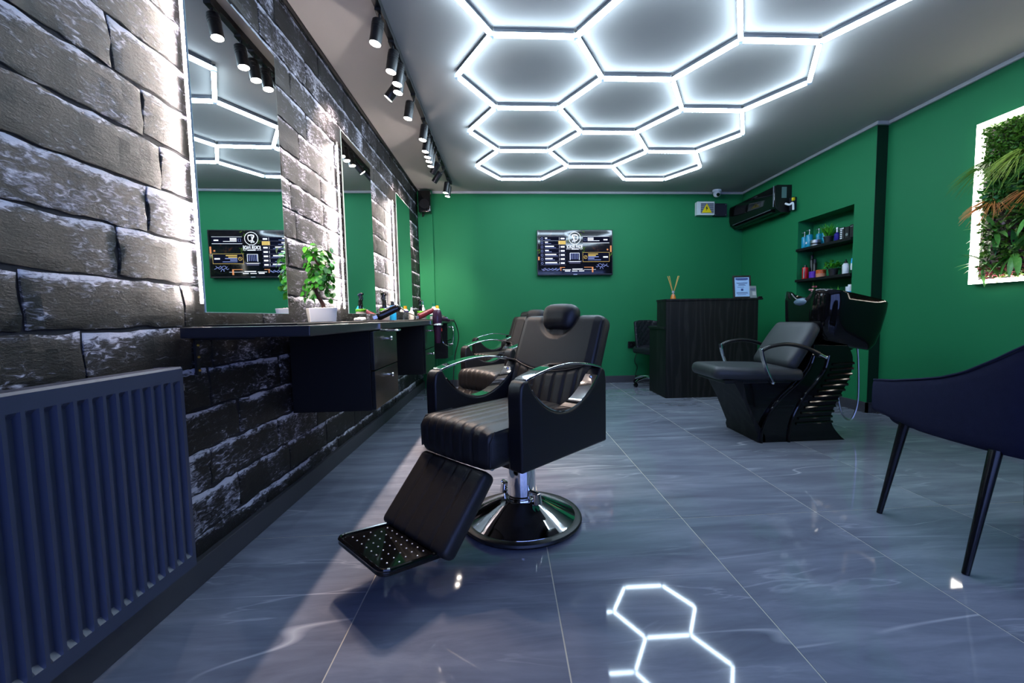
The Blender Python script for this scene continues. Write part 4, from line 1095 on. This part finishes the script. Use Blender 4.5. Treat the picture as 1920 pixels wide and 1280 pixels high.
bars('picture_chair', 'td', [(.43, .52, .555, .68)], -.0634)
bars('chair_stripe', 'tb', [(.44 + .022 * k, .53, .447 + .022 * k, .665) for k in range(6)])
bars('chair_edge', 'tw', [(.43, .515, .555, .523), (.428, .52, .434, .68), (.552, .52, .558, .68), (.415, .71, .575, .722)])
bars('chair_seat', 'tgrey', [(.42, .725, .57, .765), (.40, .70, .425, .73), (.565, .70, .59, .73)])
bars('lamp_glow', 'to', [(.62, .845, .74, .858), (.725, .845, .745, .97), (.29, .845, .36, .858), (.30, .845, .31, .93), (.975, .35, .995, .50), (.0, .60, .02, .68), (.93, .425, .95, .46)])
bars('address_text', 'tw', [(.33, .90, .44, .912), (.46, .885, .60, .905), (.61, .905, .78, .910), (.36, .925, .43, .945), (.455, .93, .53, .945), (.55, .928, .62, .945)])
lv = MB(); rl_ = random.Random(9)
for (u, v, n, sp_) in ((.615, .45, 16, .035), (.41, .24, 8, .02), (.60, .06, 10, .03), (.01, .48, 10, .02), (.985, .56, 8, .02)):
    for k in range(n):
        x, z = S(u + rl_.uniform(-sp_, sp_), v + rl_.uniform(-sp_ * 2, sp_ * 2)); a = rl_.uniform(0, PI); r_ = rl_.uniform(.006, .014)
        lv.add([(x - r_ * math.cos(a), -.0632, z - r_ * math.sin(a)), (x + .35 * r_ * math.sin(a), -.0632, z - .35 * r_ * math.cos(a)), (x + r_ * math.cos(a), -.0632, z + r_ * math.sin(a)), (x - .35 * r_ * math.sin(a), -.0632, z + .35 * r_ * math.cos(a))], [(0, 1, 2, 3)])
lv.build('picture_leaves', 'tg', scr, 0, kind='stuff')
sc_ = MB()
def scrawl(u, v, w, h, n, seed):
    r_ = random.Random(seed); pts = []
    for k in range(n):
        t = k / (n - 1); x, z = S(u + w * t + r_.uniform(-.008, .008), v + h * math.sin(k * 1.9) * (.6 + .4 * r_.random())); pts.append((x, -.0633, z))
    sc_.tube(spline(pts, 4), .0024, 5)
scrawl(.05, .885, .25, .028, 17, 1); scrawl(.06, .905, .23, .02, 14, 3); scrawl(.80, .79, .13, .025, 10, 4); scrawl(.78, .83, .17, .022, 12, 5); scrawl(.83, .87, .05, .03, 5, 6)
sc_.build('screen_scrawl', 'tb', scr, 0)

# ------------------------------------------------------------------ speaker, camera, boxes, air conditioner
sk_ = thing('wall_speaker', 'black wall speaker in the corner above the brick wall', 'speaker', (-.935, 5.30, 2.14))
MB().rbox((.145, .12, .255), .014, (3, 3, 3), T=TR((0, 0, .128))).build('cabinet', 'gloss', sk_)
MB().lathe([(0, -.004), (.05, -.002), (.056, 0), (.056, .003), (.0, .003)], seg=24, T=TR((0, -.062, .10), rx=PI / 2), cap=False).build('cone', 'satin', sk_)
MB().box((.04, -.0622, .015), (.062, -.0605, .028)).build('badge', 'silver', sk_, 0); MB().tube([(-.02, 0, .0), (-.03, .02, -.015), (-.04, .05, -.02)], .012, 10).build('bracket', 'matte', sk_)
MB().box((-.08, .06, .10), (-.03, .064, .16)).cyl((0, .055, .13), (0, .068, .13), .02).build('wall_plate', 'matte', sk_, 0)
cc = thing('dome_camera', 'small white dome camera under the ceiling in the back corner', 'camera', (2.70, 5.31, H))
MB().lathe([(0, -.0005), (.052, -.0005), (.056, -.012), (.054, -.028), (.048, -.032), (0, -.032)], seg=28, cap=False).build('base', 'white_p', cc)
MB().sphere((0, 0, -.045), .046, 24, 16).build('dome', 'white_p', cc)
MB().cyl((-.003, -.030, -.062), (-.004, -.047, -.073), .021, .019, 20).build('lens', 'gloss', cc)
jb = thing('junction_box', 'light grey electrical box with a yellow warning triangle', 'electrical box', (2.575, YB, 2.21))
MB().box((-.115, -.075, -.085), (.112, 0, .085)).build('box', 'boxgrey', jb, 0, .006)
MB().box((-.07, -.078, -.062), (.10, -.074, .062)).build('cover', 'smoke', jb, 0, .002)
for k in range(5): MB().box((-.07, -.0788, -.05 + .022 * k), (.10, -.0782, -.047 + .022 * k)).build('cover_slot', 'boxgrey', jb, 0)
MB().prism([(-.058, -.056), (.072, -.056), (.007, .058)], -.0815, -.0795, lambda u, v, w: (u, w, v)).build('warning_triangle', 'yellow', jb, 0)
MB().prism([(.012, .034), (-.012, -.004), (.003, -.004), (-.004, -.04), (.022, .006), (.007, .006)], -.0825, -.0817, lambda u, v, w: (u, w, v)).build('lightning_mark', 'black_ink', jb, 0)
jp = MB().box((2.695, YB - .05, 2.118), (2.862, YB, 2.278)).build('switch_plate', 'navy_plate', None, 0, .003); tag(jp, 'dark navy plate beside the grey electrical box', 'plate')
for x in (2.71, 2.847):
    for z in (2.133, 2.263): MB().sphere((x, YB - .0505, z), .004, 8, 6).build('screw', 'steel', jp)
ac = thing('air_conditioner', 'glossy black wall air conditioner in the back right corner', 'air conditioner', (XR, 4.93, 1.95))
pr = [(-.001, 0.02), (-.001, .288), (-.165, .288), (-.185, .275), (-.192, .24), (-.192, .10), (-.175, .045), (-.12, .0), (-.03, .0)]
MB().prism(pr, -.462, .462, lambda u, v, w: (u, w, v)).build('body', 'gloss', ac, 30, .004)
MB().prism(pr, -.468, -.4625, lambda u, v, w: (u * .995, w, v)).build('end_cap', 'satin', ac, 0, .002)
MB().box((-.1945, -.455, .06), (-.1915, -.440, .282)).build('edge_highlight', 'silver_strip', ac, 0, .001)  # highlight along the front edge, put in as a pale strip
MB().box((-.115, -.4695, .15), (-.06, -.4682, .265)).build('rating_label', 'label_grey', ac, 0)
MB().box((-.178, -.40, .012), (-.13, .40, .018), TR((0, 0, .0), ry=R(0))).build('louvre', 'satin', ac, 0, .002)
MB().tube([(-.176, -.38, .046), (-.176, .40, .046)], .004, 6).build('louvre_edge', 'silver_strip', ac)
dc = thing('drain_fitting', 'small drain fitting with white pipe and yellow tag by the air conditioner', 'pipe fitting', (XR, 4.40, 2.03))
MB().box((-.05, -.02, -.075), (-.001, .03, .06)).build('box', 'navy_plate', dc, 0, .004)
MB().tube(spline([(-.10, .02, .0), (-.075, -.01, -.02), (-.055, -.035, -.01), (-.05, -.04, -.08)], 5), .011, 10).build('pipe', 'white_p', dc)
MB().rbox((.03, .025, .035), .008, (2, 2, 2), T=TR((-.04, -.02, .035))).build('tag', 'yellow', dc)

# ------------------------------------------------------------------ niche shelves and products
for z, lab in ((1.535, 'upper black shelf in the wall niche'), (1.217, 'lower black shelf in the wall niche'), (.90, 'bottom black shelf of the wall niche behind the basin')):
    tag(MB().box((XR - .022, NY0 + .001, z - .026), (XR + ND - .001, NY1 + (.0), z)).build('niche_shelf', 'carcass', None, 0, .002), lab, 'shelf', 'shelves in the wall niche')
Z1, Z2, Z3 = 1.5355, 1.2175, .9005
def pump(name, label, loc, m, r, h, g=None, neck='silver'):
    t = lathe_thing(name, label, 'bottle', loc, [('bottle', m, [(0, 0), (r * .95, 0), (r, .005), (r, h - .012), (r * .85, h - .003), (r * .3, h), (0, h)]), ('pump', neck, [(0, h), (.007, h), (.007, h + .012), (.004, h + .014), (.004, h + .036), (.009, h + .038), (.007, h + .05), (0, h + .052)])], g)
    MB().cyl((0, 0, h + .043), (-.028, .005, h + .040), .0035, seg=8).build('spout', neck, t); return t
p_ = pump('blue_pump_bottle', 'tall turquoise pump bottle at the left end of the upper niche shelf', (3.15, 4.315, Z1), 'cyan', .029, .125, 'turquoise bottles in the niche')
pump('blue_pump_bottle', 'tall turquoise pump bottle with a white label, second on the upper niche shelf', (3.15, 4.245, Z1), 'cyan', .031, .135, 'turquoise bottles in the niche')
MB().prism([(.012 * math.cos(2 * PI * k / 12), .012 * math.sin(2 * PI * k / 12) + .05) for k in range(12)], -.0325, -.0315, lambda u, v, w: (w, u, v)).build('label_dot', 'white_p', bpy.data.objects['blue_pump_bottle.001'], 0)
pump('blue_pump_bottle', 'turquoise pump bottle behind the stacked silver tins', (3.21, 4.19, Z1), 'cyan', .027, .135, 'turquoise bottles in the niche')
pump('blue_pump_bottle', 'turquoise pump bottle just left of the upper niche plant', (3.21, 4.11, Z1), 'cyan', .026, .13, 'turquoise bottles in the niche')
def tin(label, loc, m, r, h, m2=None, grp=None):
    return lathe_thing('wax_tin', label, 'tin', loc, [('tin', m, [(0, 0), (r, 0), (r, h * .5), (r * .97, h * .52), (0, h * .52)]), ('lid', m2 or m, [(0, h * .53), (r * 1.02, h * .53), (r * 1.02, h * .95), (r * .96, h), (0, h)])], grp)
tin('lower of the two stacked silver tins on the upper niche shelf', (3.135, 4.135, Z1), 'silver', .045, .03, 'satin', 'stacked tins in the niche')
tin('upper of the two stacked silver tins on the upper niche shelf', (3.135, 4.135, Z1 + .0303), 'silver', .045, .03, 'silver', 'stacked tins in the niche')
def herb(loc, label, n, h, w, grassy, seed):
    t = thing('potted_herb', label, 'potted plant', loc, 0, 'small potted plants in the niche')
    MB().lathe([(0, 0), (.032, 0), (.042, .06), (.045, .062), (.045, .07), (.04, .07), (.039, .058), (0, .058)], seg=20, cap=False).build('pot', 'pot_dark', t)
    r_ = random.Random(seed)
    if grassy:
        me_ = leaf_mesh('blade', 'herb', h, .006, .2, .25, 5, .8)
    else:
        me_ = leaf_mesh('leaf', 'herb', .035, .010, .2, .2, 4, .6)
    for k in range(n):
        a = r_.uniform(0, 2 * PI)
        if grassy:
            o_ = obj('blade', me_, t, loc=(r_.uniform(-.02, .02), r_.uniform(-.02, .02), .055)); o_.rotation_euler = (PI / 2 - abs(r_.gauss(0, .42)), 0, a); o_.scale = (1, r_.uniform(.7, 1.1), 1)
        else:
            rr_ = w * math.sqrt(r_.random()); o_ = obj('leaf', me_, t, loc=(rr_ * math.cos(a), rr_ * math.sin(a), .065 + h * r_.random() * (1 - .4 * rr_ / w))); o_.rotation_euler = (r_.uniform(-.3, 1.1), r_.uniform(-.4, .4), a - PI / 2)
    if not grassy:
        for k in range(5): a = k * 1.25; MB().cyl((0, 0, .05), (.03 * math.cos(a), .03 * math.sin(a), .07 + h * .6), .0018, seg=5).build('stem', 'herb', t)
    return t
herb((3.16, 3.995, Z1), 'spiky green plant in a dark pot on the upper niche shelf', 70, .14, .05, True, 1)
lathe_thing('spray_bottle', 'small indigo spray bottle right of the upper niche plant', 'bottle', (3.15, 3.875, Z1), [('bottle', 'indigo', [(0, 0), (.024, 0), (.026, .004), (.026, .07), (.012, .085), (0, .085)]), ('sprayer', 'silver', [(0, .085), (.011, .085), (.011, .11), (.014, .112), (.012, .132), (0, .134)])])
for i, (y, w, h, lab) in enumerate(((3.80, .05, .115, 'black product box with white lettering bars, left of three on the upper niche shelf'), (3.74, .045, .11, 'black product box with a pale round mark, middle of three on the upper niche shelf'), (3.685, .045, .118, 'plain black product box at the right end of the upper niche shelf'))):
    t = thing('product_box', lab, 'box', (3.15, y, Z1), R(6 - 5 * i), 'product boxes in the niche')
    MB().box((-.02, -w / 2, 0), (.02, w / 2, h)).build('carton', 'matte', t, 0, .001)
    if i == 0:
        mb = MB()
        for k in range(5): mb.box((-.0208, -.004, .012 + .018 * k), (-.0201, .016, .022 + .018 * k))
        mb.box((-.0208, -.02, .10), (-.0201, .02, .109)); mb.build('print', 'white_p', t, 0, kind='stuff')
    if i == 1: MB().prism([(.014 * math.cos(2 * PI * k / 14), .014 * math.sin(2 * PI * k / 14) + .04) for k in range(14)], -.0208, -.0201, lambda u, v, w_: (w_, u, v)).build('print', 'silver', t, 0)
    if i == 2: MB().box((-.0208, -.016, .10), (-.0201, .016, .106)).build('print', 'silver', t, 0)
t = lathe_thing('red_bottle', 'tall red bottle at the left end of the lower niche shelf', 'bottle', (3.145, 4.285, Z2), [('bottle', 'red', [(0, 0), (.027, 0), (.029, .004), (.029, .118), (.027, .122), (0, .122)]), ('cap', 'satin', [(0, .122), (.016, .122), (.014, .145), (0, .146)])])
MB().box((-.0302, -.024, .01), (-.0275, -.012, .11)).build('label', 'paper2', t, 0)
for y, x, h, lab in ((4.29, 3.22, .25, 'tall dark spray can behind the red bottle'), (4.235, 3.21, .2, 'shorter dark spray can behind the red bottle')):
    lathe_thing('spray_can', lab, 'can', (x, y, Z2), [('can', 'satin', [(0, 0), (.02, 0), (.021, .004), (.021, h - .05), (.014, h - .04), (0, h - .04)]), ('cap', 'navy_plate', [(0, h - .04), (.015, h - .04), (.014, h), (0, h)])], 'dark spray cans in the niche')
tin('lower of the two stacked violet jars in the niche', (3.14, 4.165, Z2), 'violet', .036, .034, 'violet', 'stacked jars in the niche'); tin('upper of the two stacked violet jars in the niche', (3.14, 4.165, Z2 + .0343), 'violet', .036, .034, 'violet', 'stacked jars in the niche')
tin('lower of the two stacked copper jars in the niche', (3.14, 4.055, Z2), 'tan', .044, .036, 'tan', 'stacked jars in the niche'); tin('upper of the two stacked copper jars in the niche', (3.14, 4.055, Z2 + .0363), 'copper', .044, .036, 'copper', 'stacked jars in the niche')
herb((3.16, 3.92, Z2), 'bushy green plant in a dark pot on the lower niche shelf', 110, .085, .062, False, 2)
lathe_thing('white_bottle', 'white bottle with black pump on the lower niche shelf', 'bottle', (3.15, 3.76, Z2), [('bottle', 'white_p', [(0, 0), (.026, 0), (.028, .004), (.028, .085), (.018, .10), (0, .10)]), ('pump', 'satin', [(0, .10), (.014, .10), (.013, .118), (.006, .12), (.006, .135), (0, .136)])])
t = lathe_thing('cream_tube', 'white and blue cream tube at the right end of the lower niche shelf', 'tube', (3.15, 3.675, Z2), [('cap', 'satin', [(0, 0), (.015, 0), (.015, .03), (0, .03)]), ('tube', 'white_p', [(0, .03), (.02, .032), (.022, .06), (.02, .09), (0, .09)]), ('band', 'cyan2', [(0, .09), (.0202, .09), (.016, .135), (0, .135)])])
herb((3.155, 3.86, Z3), 'green plant on the bottom niche shelf peeking over the basin', 50, .16, .06, True, 4)
lathe_thing('tall_bottle', 'tall white bottle with blue band on the bottom niche shelf', 'bottle', (3.15, 3.70, Z3), [('bottle', 'white_p', [(0, 0), (.034, 0), (.036, .005), (.036, .2), (0, .2)]), ('band', 'cyan2', [(.0362, .1), (.0368, .102), (.0368, .155), (.0362, .157)]), ('cap', 'white_p', [(0, .2), (.02, .2), (.018, .22), (0, .22)])])
fl = thing('pink_orchid', 'small pink flower stem in the niche behind the basin', 'flower', (3.15, 4.15, Z3))
MB().lathe([(0, 0), (.03, 0), (.036, .06), (.0, .06)], seg=16, cap=False).build('pot', 'white', fl); MB().tube(spline([(0, 0, .05), (.005, .0, .14), (-.005, .01, .23), (.0, .02, .28)], 5), .003, 6).build('stem', 'herb', fl)
pm = leaf_mesh('petal', 'pink', .024, .009, .2, .3, 4, .6)
for (a, b, c) in ((0, .0, .15), (-.015, .015, .2), (.01, .0, .23), (-.01, -.012, .18)):
    for k in range(5): o_ = obj('petal', pm, fl, loc=(a - .01, b, c)); o_.rotation_euler = (.4, 1.3, k * 1.257)

# ------------------------------------------------------------------ living wall panel with lit frame
lw = thing('living_wall', 'framed panel of green plants with a glowing white border', 'living wall', (XR2, 2.015, 1.043))
LW, LH = .69, 1.047
MB().box((-.012, -LW, 0), (-.0005, LW, LH)).build('backing', 'carcass', lw, 0)
for lo, hi in (((-.05, LW - .027, 0), (-.0006, LW, LH)), ((-.05, -LW, 0), (-.0006, -LW + .027, LH)), ((-.05, -LW + .027, LH - .027), (-.0006, LW - .027, LH)), ((-.05, -LW + .027, 0), (-.0006, LW - .027, .024))):
    lb_ = MB().box((lo[0] + .005, lo[1] + .0, lo[2]), hi).build('light_bar', 'boxgrey', lw, 0)
    df = MB().box(lo, (lo[0] + .0048, hi[1], hi[2]))
    yc_, zc_ = (lo[1] + hi[1]) / 2, (lo[2] + hi[2]) / 2
    if yc_ > .5: df.box((lo[0] + .005, lo[1] - .002, .03), (-.014, lo[1] - .0002, LH - .03))
    elif yc_ < -.5: df.box((lo[0] + .005, hi[1] + .0002, .03), (-.014, hi[1] + .002, LH - .03))
    elif zc_ > .5: df.box((lo[0] + .005, lo[1] + .01, lo[2] - .002), (-.014, hi[1] - .01, lo[2] - .0002))
    else: df.box((lo[0] + .005, lo[1] + .01, hi[2] + .0002), (-.014, hi[1] - .01, hi[2] + .002))
    df.build('diffuser', 'wall_led', lb_, 0)
rw = random.Random(21)
def foliage(name, m, n, ylo, yhi, zlo, zhi, ln, wd, spread, droop):
    mb = MB()
    for k in range(n):
        p = Vector((rw.uniform(-.055, -.015), rw.uniform(ylo, yhi), rw.uniform(zlo, zhi)))
        d = Vector((-rw.uniform(.3, 1), rw.uniform(-spread, spread), rw.uniform(-spread, spread) - droop)).normalized()
        s_ = d.cross(Vector((rw.uniform(-1, 1), rw.uniform(-1, 1), rw.uniform(-1, 1)))).normalized(); l = ln * rw.uniform(.7, 1.2); w_ = wd * rw.uniform(.7, 1.3)
        mb.add([p, p + d * l * .5 + s_ * w_, p + d * l + Vector((0, 0, -droop * l * .3)), p + d * l * .5 - s_ * w_], [(0, 1, 2, 3)])
    return mb.build(name, m, lw, 0, kind='stuff')
foliage('boxwood_foliage', 'moss', 8500, -LW + .045, LW - .045, .74, LH - .04, .021, .0075, 1.0, .0)
foliage('fern_foliage', 'rosette', 2600, -LW + .06, LW - .06, .46, .70, .045, .011, 1.0, .1)
foliage('under_foliage', 'grass', 4500, -LW + .06, LW - .06, .03, .74, .04, .009, 1.0, .2)
foliage('pink_foliage', 'pink', 700, -LW + .06, LW - .06, .025, .11, .026, .008, 1.0, 0)
foliage('pink_foliage', 'pink', 120, -LW + .06, LW - .06, .15, .34, .026, .008, 1.0, 0)
foliage('purple_foliage', 'purple_leaf', 500, -LW + .05, LW - .12, .12, .42, .035, .012, 1.0, 0)
def tuft(m, y, z, n, l, w, name, yb=0.0):
    mb = MB()
    for k in range(n):
        a = rw.uniform(-1.15, 1.15) + yb; out = rw.uniform(.25, .75)
        ll = l * rw.uniform(.65, 1.15); p0 = Vector((-.03, y + rw.uniform(-.02, .02), z + rw.uniform(-.015, .015)))
        d = Vector((-out, math.sin(a), -abs(math.cos(a)) * .55 + .25)).normalized(); prev = None; V = []
        for i in range(6):
            t = i / 5; q = p0 + d * ll * t + Vector((.0, 0, -.55 * ll * t * t)); ww = w * (1 - t * .85); s_ = Vector((.2, math.cos(a), math.sin(a))).normalized()
            q.x = min(q.x, -.02)
            V += [q - s_ * ww, q + s_ * ww]
        mb.add(V, [(2 * i, 2 * i + 1, 2 * i + 3, 2 * i + 2) for i in range(5)])
    return mb.build(name, m, lw, 180)
for k in range(8):
    tuft('grass', LW - .09 - .155 * k + rw.uniform(-.02, .02), .80 + rw.uniform(-.02, .02), 54, .20, .0062, 'grass_tuft')
for k in range(6):
    tuft('orange', LW - .11 - .22 * k, .545 + rw.uniform(-.02, .02), 46, .15, .0058, 'rust_grass_tuft')
rosette_leaf = leaf_mesh('leaf', 'rosette', .15, .0155, .3, .35, 7, .7)
for (y, z, n, s_) in ((LW - .13, .33, 13, .95), (LW - .085, .13, 12, .95), (LW - .25, .18, 15, 1.15), (LW - .33, .40, 13, 1.0), (LW - .47, .16, 14, 1.0), (LW - .55, .36, 12, 1.0), (LW - .70, .2, 14, 1.0), (LW - .8, .38, 12, 1.0), (LW - .95, .18, 13, 1.0), (LW - 1.1, .36, 12, 1.0), (LW - 1.22, .16, 12, .9)):
    rc = MB().sphere((-.035, y, z), .012, 10, 6).build('rosette', 'rosette', lw)
    for k in range(n):
        a = 2 * PI * k / n + rw.uniform(-.2, .2); o_ = obj('leaf', rosette_leaf, rc, loc=(-.035, y, z))
        el = rw.uniform(.25, 1.0)
        d = Vector((-math.sin(el), math.cos(a) * math.cos(el), math.sin(a) * math.cos(el)))
        q = d.to_track_quat('Y', 'Z') if abs(d.z) < .95 else d.to_track_quat('Y', 'X'); o_.rotation_mode = 'QUATERNION'; o_.rotation_quaternion = q
        sc0 = s_ * rw.uniform(.75, 1.1); o_.scale = (sc0, sc0, sc0)
